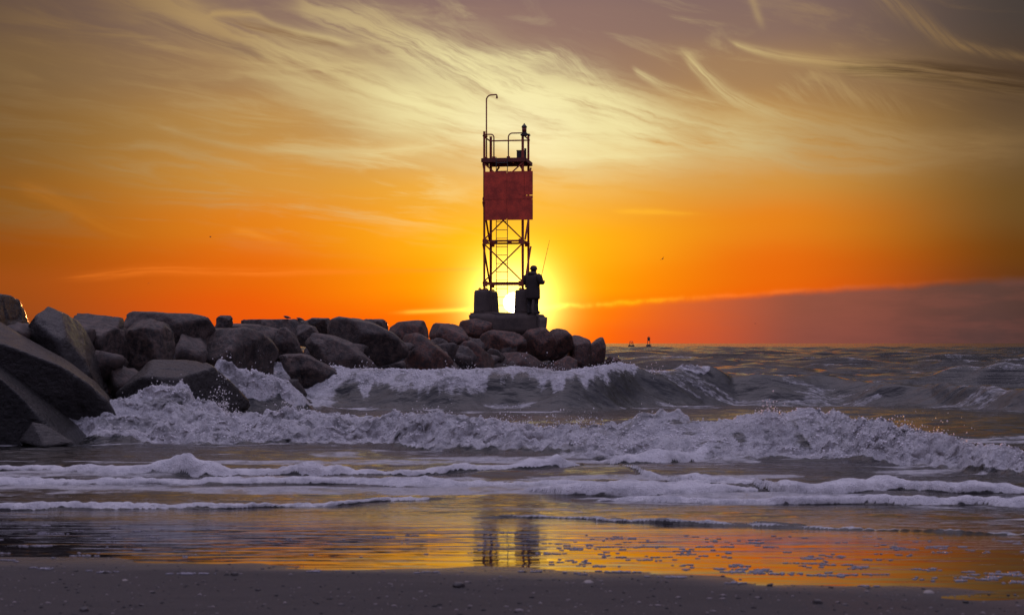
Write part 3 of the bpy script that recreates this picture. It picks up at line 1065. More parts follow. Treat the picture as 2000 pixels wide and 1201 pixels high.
# ------------------------------------------------------------------ boulders
def hull_planes(pts):
    b = bmesh.new()
    for p in pts:
        b.verts.new(p)
    r = bmesh.ops.convex_hull(b, input=b.verts)
    b.normal_update()
    c = np.mean(np.array(pts), 0)
    N, Dd = [], []
    for f in b.faces:
        nn = np.array(f.normal[:])
        p0 = np.array(f.verts[0].co[:])
        dd = nn.dot(p0 - c)
        if dd < 0:
            nn, dd = -nn, -dd
        N.append(nn)
        Dd.append(max(dd, 1e-3))
    b.free()
    return c, np.array(N), np.array(Dd)


def boulder(pts, label, mat, sub=5, rough=.05, sharp=26.0, seed=0, cuts=0, group='boulders of the jetty', name='boulder'):
    pts = np.array(pts, float)
    c, N, Dd = hull_planes([tuple(p) for p in pts])
    if cuts:
        rs = np.random.RandomState(seed * 31 + 5)
        rel = pts - c
        nn, dd = [], []
        for k in range(cuts):
            v = np.array([rs.normal(0, .75), -abs(rs.normal(.7, .35)), rs.normal(.25, .55)])
            v /= np.linalg.norm(v)
            nn.append(v)
            dd.append((rel @ v).max() * rs.uniform(.50, .80))
        for k in range(13):                 # chips knocked off all round
            v = rs.normal(size=3) * np.array([1, 1, .8])
            v /= np.linalg.norm(v)
            nn.append(v)
            dd.append((rel @ v).max() * rs.uniform(.64, .95))
        N = np.concatenate([N, nn])
        Dd = np.concatenate([Dd, dd])
    dirs, faces = ico_dirs(sub)
    q = np.clip(dirs @ N.T, 0, None) / Dd                      # 1/r for every plane
    size = np.mean(np.ptp(pts, axis=0))
    inv = (q ** sharp).sum(1) ** (1.0 / sharp)                 # soft minimum: worn edges
    r = 1.0 / inv
    P = dirs * r[:, None] * (1.05 if cuts else 1.0)
    s = seed * 7.7
    Pn = P / size
    rough = rough * 1.1
    nz = (.40 * vn3(Pn[:, 0] * 2.2 + s, Pn[:, 1] * 2.2, Pn[:, 2] * 2.2)
          + .35 * vn3(Pn[:, 0] * 5 + s, Pn[:, 1] * 5, Pn[:, 2] * 5)
          + .24 * vn3(Pn[:, 0] * 12 + s, Pn[:, 1] * 12, Pn[:, 2] * 12)
          + .15 * vn3(Pn[:, 0] * 30 + s, Pn[:, 1] * 30, Pn[:, 2] * 30))
    # chipped ledges
    st = vn3(Pn[:, 0] * 3.1 + s + 5, Pn[:, 1] * 3.1, Pn[:, 2] * 6.0)
    nz = nz - .9 * np.clip(st - .2, 0, .16) * 2
    cr = np.abs(vn3(Pn[:, 0] * 2.6 + s + 15, Pn[:, 1] * 2.6, Pn[:, 2] * 2.6 + .6 * Pn[:, 0]))
    nz = nz - .9 * np.clip(.09 - cr, 0, .09) / .09 * (vn3(Pn[:, 0] + s, Pn[:, 1], Pn[:, 2] + 9) > -.1)
    P = P * (1 + rough * nz)[:, None]
    o = mesh_obj(name, P.tolist(), faces, mat, smooth=True)
    o.location = c
    return tag(o, label, 'boulder', group)


def lens(poly, Y, depth, k=.72):
    """points of a rock whose outline from the beach is POLY (photo pixels), centred at distance Y, DEPTH metres thick"""
    cx = sum(p[0] for p in poly) / len(poly)
    cy = sum(p[1] for p in poly) / len(poly)
    o = []
    rs = np.random.RandomState(int(cx * 13 + cy * 7) % 99991)
    for px, py in poly:
        o.append(W(px, py, Y))
    z0 = W(cx, cy, Y)
    for p in list(o):
        for side in (-1, 1):
            kk = rs.uniform(.45, 1.0)
            v = [z0[i] + (p[i] - z0[i]) * kk for i in range(3)]
            f = rs.uniform(.55, 1.0) * (1.25 - .45 * kk)
            # real stones run on under the ones in front of them: carry the hidden foot down
            o.append((v[0], Y + side * depth / 2 * f, v[2] - (.10 if p[2] < z0[2] else 0)))
    return o


# the two tilted slabs at the left edge of the view
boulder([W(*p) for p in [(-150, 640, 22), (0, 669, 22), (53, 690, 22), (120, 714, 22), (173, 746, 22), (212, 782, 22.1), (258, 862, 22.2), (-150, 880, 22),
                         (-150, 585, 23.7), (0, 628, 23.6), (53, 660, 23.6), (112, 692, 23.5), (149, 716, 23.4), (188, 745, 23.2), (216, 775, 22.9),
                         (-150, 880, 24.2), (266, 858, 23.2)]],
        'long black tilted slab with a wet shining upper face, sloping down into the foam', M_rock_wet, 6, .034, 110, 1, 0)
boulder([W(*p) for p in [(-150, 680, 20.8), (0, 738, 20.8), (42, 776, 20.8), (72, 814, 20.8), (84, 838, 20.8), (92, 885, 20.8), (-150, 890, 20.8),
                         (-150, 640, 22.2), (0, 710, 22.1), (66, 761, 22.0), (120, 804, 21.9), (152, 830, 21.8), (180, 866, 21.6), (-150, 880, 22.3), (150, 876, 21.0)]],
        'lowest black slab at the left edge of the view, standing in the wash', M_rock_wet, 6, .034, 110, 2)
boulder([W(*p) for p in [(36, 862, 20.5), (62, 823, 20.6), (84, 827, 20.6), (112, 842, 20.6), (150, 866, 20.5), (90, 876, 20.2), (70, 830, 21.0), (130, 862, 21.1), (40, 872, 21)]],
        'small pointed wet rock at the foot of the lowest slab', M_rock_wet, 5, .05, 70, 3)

R_ = [
    # outline (photo px), distance, depth, label, material, subdiv, roughness
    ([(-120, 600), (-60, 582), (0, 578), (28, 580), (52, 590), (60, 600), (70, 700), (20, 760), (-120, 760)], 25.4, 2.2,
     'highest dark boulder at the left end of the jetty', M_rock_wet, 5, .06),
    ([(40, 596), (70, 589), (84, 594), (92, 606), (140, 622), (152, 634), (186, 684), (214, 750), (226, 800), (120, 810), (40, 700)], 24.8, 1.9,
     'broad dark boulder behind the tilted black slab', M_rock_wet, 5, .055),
    ([(132, 622), (140, 613), (175, 612), (232, 620), (246, 640), (262, 690), (248, 735), (222, 735), (180, 660)], 27.2, 1.8,
     'mottled dark boulder, left of the two standing side by side behind the tilted slab', M_rock, 5, .06),
    ([(238, 640), (252, 618), (290, 622), (318, 634), (342, 662), (350, 700), (330, 722), (235, 742), (225, 715)], 27.8, 1.9,
     'mottled dark boulder, right of the two standing side by side behind the tilted slab', M_rock, 5, .06),
    ([(240, 622), (256, 609), (300, 612), (372, 613), (430, 622), (440, 640), (330, 650), (260, 640)], 31.0, 2.4,
     'flat dark boulder on the crest above the two standing side by side', M_rock, 5, .06),
    ([(424, 622), (432, 616), (450, 617), (456, 624), (455, 640), (424, 640)], 34.0, .8,
     'small square block on the crest', M_rock, 4, .05),
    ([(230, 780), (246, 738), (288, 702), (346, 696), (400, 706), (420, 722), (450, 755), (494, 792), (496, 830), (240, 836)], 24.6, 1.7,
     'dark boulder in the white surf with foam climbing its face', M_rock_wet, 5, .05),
    ([(346, 668), (362, 652), (420, 642), (480, 640), (512, 650), (528, 672), (548, 700), (520, 730), (400, 726), (352, 700)], 31.0, 2.4,
     'wide rounded boulder behind the bursting splash', M_rock, 5, .06),
    ([(395, 640), (440, 632), (505, 634), (548, 645), (540, 668), (440, 664)], 35.0, 2.0,
     'low grey boulder just under the crest above the wide rounded one', M_rock, 4, .07),
    ([(534, 652), (545, 640), (560, 638), (572, 650), (584, 672), (590, 702), (560, 712), (536, 690)], 35.0, 1.2,
     'dark upright boulder beneath the two feeding birds', M_rock, 4, .07),
    ([(568, 640), (590, 632), (612, 638), (624, 652), (612, 672), (584, 676)], 37.5, 1.3,
     'dark boulder in a hollow, right of the upright one', M_rock, 4, .07),
    ([(574, 672), (590, 660), (612, 650), (650, 656), (692, 672), (722, 694), (752, 720), (720, 736), (640, 724), (590, 700)], 35.5, 1.8,
     'long pale-topped slab slanting down to the second wave', M_rock, 5, .05),
    ([(540, 694), (572, 685), (604, 694), (660, 724), (640, 752), (560, 752)], 33.6, 1.4,
     'low rock at the waterline below the long pale slab', M_rock, 4, .07),
    ([(622, 648), (640, 626), (664, 619), (700, 622), (732, 632), (768, 652), (792, 676), (806, 716), (780, 736), (730, 710), (690, 670)], 39.5, 2.4,
     'big rounded boulder right of the long pale slab, in the middle of the jetty', M_rock, 5, .055),
    ([(596, 628), (610, 621), (645, 622), (650, 634), (606, 640)], 41.0, 1.4, 'flat boulder on the crest right of the birds', M_rock, 4, .06),
    ([(455, 632), (470, 625), (540, 626), (600, 624), (604, 636), (540, 646), (470, 642)], 39.0, 2.2, 'long flat boulder on the crest under the two feeding birds', M_rock, 4, .06),
    ([(700, 630), (716, 623), (748, 624), (762, 634), (756, 652), (712, 650)], 44.5, 1.6, 'low boulder on the crest left of the sharp-cornered block', M_rock, 4, .06),
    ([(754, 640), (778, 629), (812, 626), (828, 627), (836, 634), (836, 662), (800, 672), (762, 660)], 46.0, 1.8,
     'sharp-cornered flat-topped block on the crest', M_rock_flare, 4, .045),
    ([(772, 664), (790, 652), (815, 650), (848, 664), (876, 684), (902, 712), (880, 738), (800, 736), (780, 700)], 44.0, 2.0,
     'rounded boulder below the sharp-cornered block, half behind the wave', M_rock_flare, 5, .06),
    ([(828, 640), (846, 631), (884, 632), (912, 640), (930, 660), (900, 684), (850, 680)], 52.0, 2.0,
     'reddish boulder on the crest left of the tower base', M_rock_flare, 4, .06),
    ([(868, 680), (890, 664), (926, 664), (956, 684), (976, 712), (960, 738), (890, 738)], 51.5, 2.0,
     'reddish boulder low down left of the tower, at the waterline', M_rock_flare, 4, .06),
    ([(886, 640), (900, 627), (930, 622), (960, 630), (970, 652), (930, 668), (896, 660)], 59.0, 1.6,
     'reddish boulder propped against the left corner of the tower base', M_rock_flare, 4, .06),
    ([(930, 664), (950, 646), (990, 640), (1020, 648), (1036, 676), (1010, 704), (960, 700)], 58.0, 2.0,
     'reddish boulder right in front of the tower base', M_rock_flare, 4, .06),
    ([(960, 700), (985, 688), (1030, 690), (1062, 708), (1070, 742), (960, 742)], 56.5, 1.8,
     'reddish boulder low at the waterline in front of the tower', M_rock_flare, 4, .06),
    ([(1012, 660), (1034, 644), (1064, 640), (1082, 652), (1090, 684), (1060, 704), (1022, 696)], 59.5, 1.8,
     'reddish boulder below the fisherman', M_rock_flare, 4, .06),
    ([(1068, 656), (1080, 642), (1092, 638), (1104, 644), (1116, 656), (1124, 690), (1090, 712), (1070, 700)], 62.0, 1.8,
     'peaked reddish boulder right of the tower base', M_rock_flare, 4, .06),
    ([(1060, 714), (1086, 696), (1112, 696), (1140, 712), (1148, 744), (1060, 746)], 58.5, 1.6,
     'reddish boulder low at the waterline near the jetty end', M_rock_flare, 4, .06),
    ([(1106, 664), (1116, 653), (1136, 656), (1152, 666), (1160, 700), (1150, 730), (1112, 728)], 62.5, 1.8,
     'low reddish boulder between the peaked one and the last one', M_rock_flare, 4, .06),
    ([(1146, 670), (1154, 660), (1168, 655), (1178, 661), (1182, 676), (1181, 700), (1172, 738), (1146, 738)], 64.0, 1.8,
     'last steep boulder at the seaward end of the jetty', M_rock_flare, 4, .05),
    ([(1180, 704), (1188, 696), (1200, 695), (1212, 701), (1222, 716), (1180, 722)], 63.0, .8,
     'small rock awash beyond the end of the jetty', M_rock_flare, 4, .07),
]
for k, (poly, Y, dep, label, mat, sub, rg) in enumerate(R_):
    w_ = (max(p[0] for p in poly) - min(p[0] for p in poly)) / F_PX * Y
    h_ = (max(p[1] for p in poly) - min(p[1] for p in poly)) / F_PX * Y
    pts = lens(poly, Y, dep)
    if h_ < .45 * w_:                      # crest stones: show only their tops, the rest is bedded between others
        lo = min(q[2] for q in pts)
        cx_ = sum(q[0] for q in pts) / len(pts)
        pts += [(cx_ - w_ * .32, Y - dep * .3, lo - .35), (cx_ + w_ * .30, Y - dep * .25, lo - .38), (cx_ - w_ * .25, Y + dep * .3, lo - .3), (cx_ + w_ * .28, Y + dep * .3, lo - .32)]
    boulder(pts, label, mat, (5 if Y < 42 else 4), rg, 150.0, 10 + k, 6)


# small broken stone packed under and between the boulders
def build_rubble():
    rs = np.random.RandomState(9)
    dirs, faces = ico_dirs(3)
    V, Fc, base = [], [], 0
    for i in range(300):
        t = rs.uniform(0, len(JET) - 1.001)
        k = int(t)
        a, b = JET[k], JET[k + 1]
        p = a + (b - a) * (t - k)
        off = rs.uniform(-1.7, 1.7)
        nrm = np.array([(b - a)[1], -(b - a)[0]])
        nrm = nrm / np.linalg.norm(nrm)
        p = p + nrm * off
        top = 1.72 - max(abs(off) - .35, 0) * 1.05
        if p[1] > 57:
            top = min(top, 1.45 - max(p[1] - 62, 0) * .12)
        r = rs.uniform(.28, .60)
        z = rs.uniform(.0, 1.0) ** .6 * max(top - r * .75, .05)
        q = rs.normal(size=(10, 3))
        q /= np.linalg.norm(q, axis=1)[:, None]
        q *= r * np.array([rs.uniform(.9, 1.4), rs.uniform(.9, 1.4), rs.uniform(.65, .95)])
        c, N, Dd = hull_planes([tuple(w) for w in q])
        iv = ((np.clip(dirs @ N.T, 0, None) / Dd) ** 90).sum(1) ** (1 / 90)
        q = dirs / iv[:, None]
        q = q * (1 + .07 * vn3(dirs[:, 0] * 2.6 + i, dirs[:, 1] * 2.6, dirs[:, 2] * 2.6) + .04 * vn3(dirs[:, 0] * 7 + i, dirs[:, 1] * 7, dirs[:, 2] * 7))[:, None]
        V.append(q + np.array([p[0], p[1], z]))
        Fc += [(f[0] + base, f[1] + base, f[2] + base) for f in faces]
        base += len(q)
    o = mesh_obj('jetty_rubble', np.concatenate(V).tolist(), Fc, M_rock, smooth=True)
    tag(o, 'smaller broken stone packed between the jetty boulders', 'rubble', kind='stuff')


build_rubble()

# ------------------------------------------------------------------ navigation light tower
TY = 62.12
A_ = math.radians(-8.7)
tw = thing('light_tower', (-1.102, TY, 0), 'steel lattice navigation light tower with a red square dayboard at the end of the rocks', 'light tower', rz=A_)
TW = 1.564


def zp(py):
    return CAM_H + (HOR - py) / F_PX * 62.0


Z_PLAT, Z1, Z2, Z3, Z_PIER, Z_SLAB = zp(309), zp(390), zp(472), zp(554), zp(566), zp(611)
corners = {'nl': (0, 0), 'nr': (TW, 0), 'fl': (0, TW), 'fr': (TW, TW)}
tops = {'nl': zp(256), 'nr': zp(262), 'fl': zp(256), 'fr': zp(252)}
for key, (x, y) in corners.items():
    b = bmesh.new()
    sx, sy = (1 if x == 0 else -1), (1 if y == 0 else -1)
    z0, z1 = Z_PIER - .12, tops[key]
    add_box(b, (x + sx * .045, y, (z0 + z1) / 2), (.080, .016, z1 - z0))
    add_box(b, (x + sx * .005, y + sy * .0435, (z0 + z1) / 2), (.016, .070, z1 - z0))
    bm_obj('leg', b, M_steel, tw)
    # concrete pier and foot plate
    b = bmesh.new()
    R = .345 if key[0] == 'n' else .32
    prof = [(.375, Z_SLAB - .06), (.36, Z_SLAB + .1), (R, Z_PIER - .22), (R - .01, Z_PIER - .08), (R - .05, Z_PIER - .01), (.0, Z_PIER)]
    seg = 20
    rings = []
    for rr, zz in prof[:-1]:
        rings.append([b.verts.new((x + rr * (1 + .03 * math.sin(3 * k + x * 7)) * math.cos(2 * math.pi * k / seg), y + rr * (1 + .03 * math.sin(2 * k + y * 5)) * math.sin(2 * math.pi * k / seg), zz)) for k in range(seg)])
    for a, c in zip(rings, rings[1:]):
        for k in range(seg):
            b.faces.new((a[k], a[(k + 1) % seg], c[(k + 1) % seg], c[k]))
    b.faces.new(rings[-1])
    b.faces.new(rings[0][::-1])
    pier = bm_obj('concrete_pier', b, M_conc, tw, True)
    b = bmesh.new()
    add_box(b, (x, y, Z_PIER + .02), (.36, .36, .03))
    for bx in (-.13, .13):
        for by in (-.13, .13):
            add_bar(b, (x + bx, y + by, Z_PIER), (x + bx, y + by, Z_PIER + .09), .02, 6)
    bm_obj('foot_plate', b, M_steel, tw)

faces_ = [('nl', 'nr', (0, 1, 0)), ('fl', 'fr', (0, 1, 0)), ('nl', 'fl', (1, 0, 0)), ('nr', 'fr', (1, 0, 0))]


def P3(key, z, dx=0, dy=0):
    return (corners[key][0] + dx, corners[key][1] + dy, z)


levels = [Z_PLAT - .12, Z1, Z2, Z3]
for a, c, up in faces_:
    for z in levels[1:]:
        b = bmesh.new()
        off = .02 if up[1] else 0
        s = -1 if a[0] == 'n' and c[0] == 'n' else 1
        add_angle(b, P3(a, z, 0, s * off), P3(c, z, 0, s * off), .060, .012, (0, 0, 1))
        bm_obj('strut', b, M_steel, tw)
# near face: crossed braces in each bay, a gusset at every joint
for z1, z0 in zip(levels[:-1], levels[1:]):
    for p, q, dy in (('nl', 'nr', -.030), ('nr', 'nl', -.050)):
        b = bmesh.new()
        add_angle(b, P3(p, z1 - .04, 0, dy), P3(q, z0 + .04, 0, dy), .052, .010, (0, 1, 0))
        bm_obj('brace', b, M_steel, tw)
    # side faces: one diagonal each
    for p, q in (('nl', 'fl'), ('fr', 'nr')):
        b = bmesh.new()
        add_angle(b, P3(p, z1 - .08, -.03 if p == 'nl' else .03, 0), P3(q, z0 + .08, -.03 if p == 'nl' else .03, 0), .052, .010, (1, 0, 0))
        bm_obj('brace', b, M_steel, tw)
for key in ('nl', 'nr', 'fl', 'fr'):
    for z in levels[1:]:
        b = bmesh.new()
        sx = 1 if corners[key][0] == 0 else -1
        add_box(b, P3(key, z, sx * .09, -.075 if key[0] == 'n' else .015), (.19, .010, .21))
        bm_obj('gusset_plate', b, M_steel, tw)

# ladder on the near face
lx0, lx1 = .54, .97
for i, lx in enumerate((lx0, lx1)):
    b = bmesh.new()
    add_box(b, (lx, -.20, (Z_SLAB + Z_PLAT) / 2 + .02), (.022, .055, Z_PLAT - Z_SLAB))
    bm_obj('ladder_rail', b, M_ladder, tw)
zz = Z_SLAB + .28
while zz < Z_PLAT - .1:
    b = bmesh.new()
    add_bar(b, (lx0, -.20, zz), (lx1, -.20, zz), .013, 8)
    bm_obj('rung', b, M_ladder, tw)
    zz += .319
for z in (Z1, Z2, Z3):
    for lx in (lx0 - .06, lx1 + .06):
        b = bmesh.new()
        add_box(b, (lx, -.11, z), (.15, .20, .07))
        bm_obj('ladder_bracket', b, M_steel, tw)

# platform: deck, edge channels, grating bars
plat = bmesh.new()
add_box(plat, (TW / 2 + .02, TW / 2, Z_PLAT - .02), (TW + .10, TW + .14, .035))
plat = bm_obj('platform', plat, M_grate, tw)
for (c, s) in (((TW / 2 + .02, -.085, Z_PLAT - .075), (TW + .12, .02, .15)), ((TW / 2 + .02, TW + .085, Z_PLAT - .075), (TW + .12, .02, .15)),
               ((-.06, TW / 2, Z_PLAT - .076), (.02, TW + .14, .13)), ((TW + .10, TW / 2, Z_PLAT - .076), (.02, TW + .14, .13))):
    b = bmesh.new()
    add_box(b, c, s)
    bm_obj('edge_beam', b, M_grate, plat)
for k in range(5):
    b = bmesh.new()
    add_box(b, (.15 + k * .32, TW / 2, Z_PLAT - .085), (.05, TW + .10, .09))
    bm_obj('joist', b, M_grate, plat)
# knee braces under it
for x0, x1 in ((.05, .36), (TW - .05, TW - .36)):
    b = bmesh.new()
    add_angle(b, (x0, TW + .04, Z_PLAT - .62), (x1, TW + .04, Z_PLAT - .15), .06, .01, (0, 1, 0))
    bm_obj('brace', b, M_steel, tw)

# railing: top rails on three sides, two hooped rails at the ladder gap
ZR = zp(264)
for a, c in (('fl', 'fr'), ('nl', 'fl'), ('nr', 'fr')):
    for z, rr in ((ZR - .02, .028), (Z_PLAT + .48, .016)):
        if z < ZR - .1 and a == 'fl':
            continue
        if z < ZR - .1:
            continue
        b = bmesh.new()
        add_bar(b, P3(a, z), P3(c, z), rr, 8)
        bm_obj('guard_rail', b, M_steel, tw)
b = bmesh.new()
tube(b, [(0.0, -.03, ZR + .03), (.26, -.03, ZR + .03)] + arc((.30, -.03, ZR - .09), .12, 90, 0, 6) + [(.42, -.03, Z_PLAT)], .025)
bm_obj('hoop_rail', b, M_steel, tw, True)
b = bmesh.new()
tube(b, [(TW, -.03, ZR + .06), (1.16, -.03, ZR + .06)] + arc((1.13, -.03, ZR - .09), .15, 90, 180, 6) + [(.98, -.03, Z_PLAT)], .025)
bm_obj('hoop_rail', b, M_steel, tw, True)
for x in (.42, .98):
    b = bmesh.new()
    add_box(b, (x, -.03, Z_PLAT + .03), (.12, .08, .06))
    bm_obj('rail_foot', b, M_steel, tw)
# crane pipe
b = bmesh.new()
zt = zp(184)
tube(b, [(.11, .10, Z_PLAT), (.11, .10, zt - .20)] + arc((.30, .10, zt - .20), .19, 180, 96, 7) + [(.46, .10, zt), (.50, .10, zt - .005), (.515, .10, zt - .03), (.515, .10, zt - .12)], .027)
mast = bm_obj('davit_pipe', b, M_steel, tw, True)
b = bmesh.new()
add_bar(b, (.515, .10, zt - .15), (.515, .10, zt - .07), .038, 10)
bm_obj('pipe_cap', b, M_steel, mast)
for z in (Z_PLAT + .03, ZR - .03):
    b = bmesh.new()
    add_box(b, (.07, .08, z), (.15, .12, .06))
    bm_obj('pipe_bracket', b, M_steel, mast)
# signal lantern on a bracket at the right corner
lc = (TW + .02, .02)
b = bmesh.new()
add_box(b, (TW + .06, .06, ZR - .01), (.34, .30, .05))
add_bar(b, (TW + .20, .06, ZR - .03), (TW + .05, .06, ZR + .12), .018, 6)
bm_obj('lantern_bracket', b, M_dark, tw)
lan = bmesh.new()
for r1, r2, z0, z1 in ((.10, .10, .02, .07), (.085, .085, .07, .10), (.105, .105, .27, .31), (.105, .05, .31, .38), (.03, .02, .38, .43), (.02, .02, .06, .30)):
    bmesh.ops.create_cone(lan, cap_ends=True, segments=14, radius1=r1, radius2=r2, depth=z1 - z0, matrix=Matrix.Translation((lc[0], lc[1], ZR + (z0 + z1) / 2)))
lan = bm_obj('lantern', lan, M_dark, tw)
b = bmesh.new()
bmesh.ops.create_cone(b, cap_ends=True, segments=16, radius1=.088, radius2=.088, depth=.17, matrix=Matrix.Translation((lc[0], lc[1], ZR + .185)))
bm_obj('lens', b, M_glass, lan, True)
# battery box and post on the deck
b = bmesh.new()
add_box(b, (1.38, .45, Z_PLAT + .16), (.26, .30, .30))
add_box(b, (1.38, .45, Z_PLAT + .318), (.29, .33, .02))
bm_obj('battery_box', b, M_dark, tw)
b = bmesh.new()
add_box(b, (TW + .02, .30, Z_PLAT + .20), (.07, .10, .38))
bm_obj('junction_post', b, M_dark, tw)

# dayboard: four plates on a frame, seams showing
bx0, bx1 = .095, 1.955
bz0, bz1 = zp(431), zp(336.5)
xm, zm = .96, zp(391)
zn = zp(383)
for (x0, x1, z0, z1) in ((bx0, xm - .006, zm + .006, bz1), (bx0 + .03, xm - .006, bz0, zm - .006), (xm + .006, 1.62, zm + .006, bz1),
                         (xm + .006, bx1, bz0, zm - .006), (1.632, bx1, zn + .005, bz1), (1.632, bx1, zm + .006, zn - .02)):
    b = bmesh.new()
    add_box(b, ((x0 + x1) / 2, -.27, (z0 + z1) / 2), (x1 - x0, .012, z1 - z0))
    bm_obj('dayboard_panel', b, M_red, tw)
for z in (bz1 - .18, zm, bz0 + .18):
    b = bmesh.new()
    add_box(b, ((bx0 + bx1) / 2, -.243, z), (bx1 - bx0 - .1, .035, .06))
    bm_obj('dayboard_stiffener', b, M_steel, tw)
for x in (xm, 1.626):
    b = bmesh.new()
    add_box(b, (x, -.2565, (bz0 + bz1) / 2), (.07, .012, bz1 - bz0 - .12))
    bm_obj('seam_strip', b, M_steel, tw)
for x in (.2, .95, 1.5):
    for z in (bz1 - .18, zm, bz0 + .18):
        b = bmesh.new()
        add_box(b, (x, -.15, z), (.05, .15, .05))
        bm_obj('dayboard_bracket', b, M_steel, tw)
# foundation slab
b = bmesh.new()
r = bmesh.ops.create_cube(b, size=1.0, matrix=Matrix.Translation((.82, .80, Z_SLAB - .42)) @ Matrix.Diagonal((2.66, 2.7, .84, 1)))
bmesh.ops.bevel(b, geom=b.edges[:], offset=.09, segments=3, affect='EDGES')
bmesh.ops.subdivide_edges(b, edges=b.edges[:], cuts=3, use_grid_fill=True)
for v in b.verts:
    nn = float(vn3(v.co.x * 2.3, v.co.y * 2.3, v.co.z * 2.3)) * .09 + float(vn3(v.co.x * 7, v.co.y * 7, v.co.z * 7)) * .05
    v.co.x += nn
    v.co.z += nn * .4 - (.10 * max(0, v.co.x - 1.5))
bm_obj('foundation_slab', b, M_conc, tw, True)


# ------------------------------------------------------------------ fisherman
def skin_obj(name, verts, edges, radii, mat, parent=None, root=0, levels_=2):
    me = D.meshes.new(name)
    me.from_pydata(verts, edges, [])
    me.update()
    o = D.objects.new(name, me)
    C.objects.link(o)
    sk = o.modifiers.new('skin', 'SKIN')
    sk.use_smooth_shade = True
    if not me.skin_vertices:
        bm = bmesh.new()
        bm.from_mesh(me)
        bm.verts.layers.skin.verify()
        bm.to_mesh(me)
        bm.free()
    for i, d in enumerate(me.skin_vertices[0].data):
        r = radii[i]
        d.radius = r if isinstance(r, tuple) else (r, r)
        d.use_root = (i == root)
    ss = o.modifiers.new('smooth', 'SUBSURF')
    ss.levels = ss.render_levels = levels_
    me.materials.append(mat)
    if parent:
        o.parent = parent
    return o


PX = W(1041, 612, 61.3)
man = thing('person', (PX[0], PX[1], zp(613)), 'angler in a dark hooded coat standing on the tower base holding a long rod', 'person', rz=math.radians(-38))
man.scale = (1.30, 1.20, 1.04)
vs, es, rd = [], [], []


def jn(p, r, link=None):
    vs.append(p)
    rd.append(r)
    if link is not None:
        es.append((link, len(vs) - 1))
    return len(vs) - 1


pel = jn((0, 0, .92), (.17, .13))
bel = jn((0, -.01, 1.08), (.17, .13), pel)
che = jn((0, -.01, 1.27), (.19, .14), bel)
nk = jn((0, .01, 1.43), (.075, .075), che)
hd0 = jn((0, .035, 1.50), (.07, .075), nk)
hd1 = jn((0, .045, 1.58), (.085, .10), hd0)
hd2 = jn((0, .04, 1.66), (.075, .09), hd1)
hands = []
for s in (-1, 1):
    hip = jn((s * .10, 0, .84), (.10, .10), pel)
    kn = jn((s * .12, .02, .48), (.068, .068), hip)
    an = jn((s * .13, -.02, .09), (.05, .05), kn)
    jn((s * .15, .13, .035), (.045, .035), an)
    sh = jn((s * .20, -.01, 1.37), (.075, .075), che)
    if s == 1:
        el = jn((.30, -.01, 1.10), (.058, .058), sh)
        wr = jn((.23, .22, 1.14), (.036, .036), el)
        pa = jn((.20, .30, 1.16), (.040, .026), wr)
    else:
        el = jn((-.29, .03, 1.11), (.058, .058), sh)
        wr = jn((-.05, .24, 1.08), (.036, .036), el)
        pa = jn((.05, .29, 1.08), (.040, .026), wr)
    hands.append((pa, s))
body = skin_obj('body', vs, es, rd, M_trouser, man, pel)
for (pa, s) in hands:
    p = Vector(vs[pa])
    for k in range(5):
        fz = (k - 1.8) * .020
        ln = (.075, .085, .09, .082, .062)[k]
        if k == 0:
            pts = [p + Vector((0, -.01, -.01)), p + Vector((-.02 * s, .02, .035)), p + Vector((-.045 * s, .03, .055))]
        else:
            pts = [p + Vector((0, 0, fz)), p + Vector((-.01 * s, ln * .55, fz)), p + Vector((-.045 * s, ln * .75, fz)), p + Vector((-.055 * s, ln * .40, fz))]
        skin_obj('finger', [tuple(q) for q in pts], [(i, i + 1) for i in range(len(pts) - 1)], [.010] * len(pts), M_skin, man, 0, 1)


def shell_of(rings, mat, name, parent, seg=20, cap0=True, cap1=True):
    """closed lofted shape through elliptical rings (cx, cy, z, rx, ry)"""
    b = bmesh.new()
    rr = []
    for i, (cx, cy, z, rx, ry) in enumerate(rings):
        rr.append([b.verts.new((cx + rx * math.cos(2 * math.pi * k / seg) * (1 + .03 * math.sin(5 * k + i)), cy + ry * math.sin(2 * math.pi * k / seg), z)) for k in range(seg)])
    for a, c in zip(rr, rr[1:]):
        for k in range(seg):
            b.faces.new((a[k], a[(k + 1) % seg], c[(k + 1) % seg], c[k]))
    if cap0: b.faces.new(rr[0][::-1])
    if cap1: b.faces.new(rr[-1])
    return bm_obj(name, b, mat, parent, True)


shell_of([(0, 0, .52, .225, .19), (0, 0, .60, .23, .195), (0, 0, .80, .225, .19), (0, 0, 1.0, .215, .175), (0, -.01, 1.18, .225, .175), (0, -.01, 1.30, .235, .165),
          (0, -.01, 1.385, .215, .14), (0, 0, 1.43, .15, .115), (0, .01, 1.465, .095, .09)], M_coat, 'coat', man)
for s in (-1, 1):
    b = bmesh.new()
    if s == 1:
        tube(b, [(.17, -.01, 1.385), (.225, -.01, 1.34), (.275, -.01, 1.21), (.305, -.01, 1.10), (.285, .08, 1.11), (.25, .17, 1.13)], [.085, .098, .088, .082, .072, .056], 12)
    else:
        tube(b, [(-.17, -.01, 1.385), (-.225, -.01, 1.34), (-.27, .01, 1.22), (-.295, .03, 1.11), (-.21, .12, 1.10), (-.10, .21, 1.085)], [.085, .098, .088, .082, .072, .056], 12)
    bm_obj('sleeve', b, M_coat, man, True)
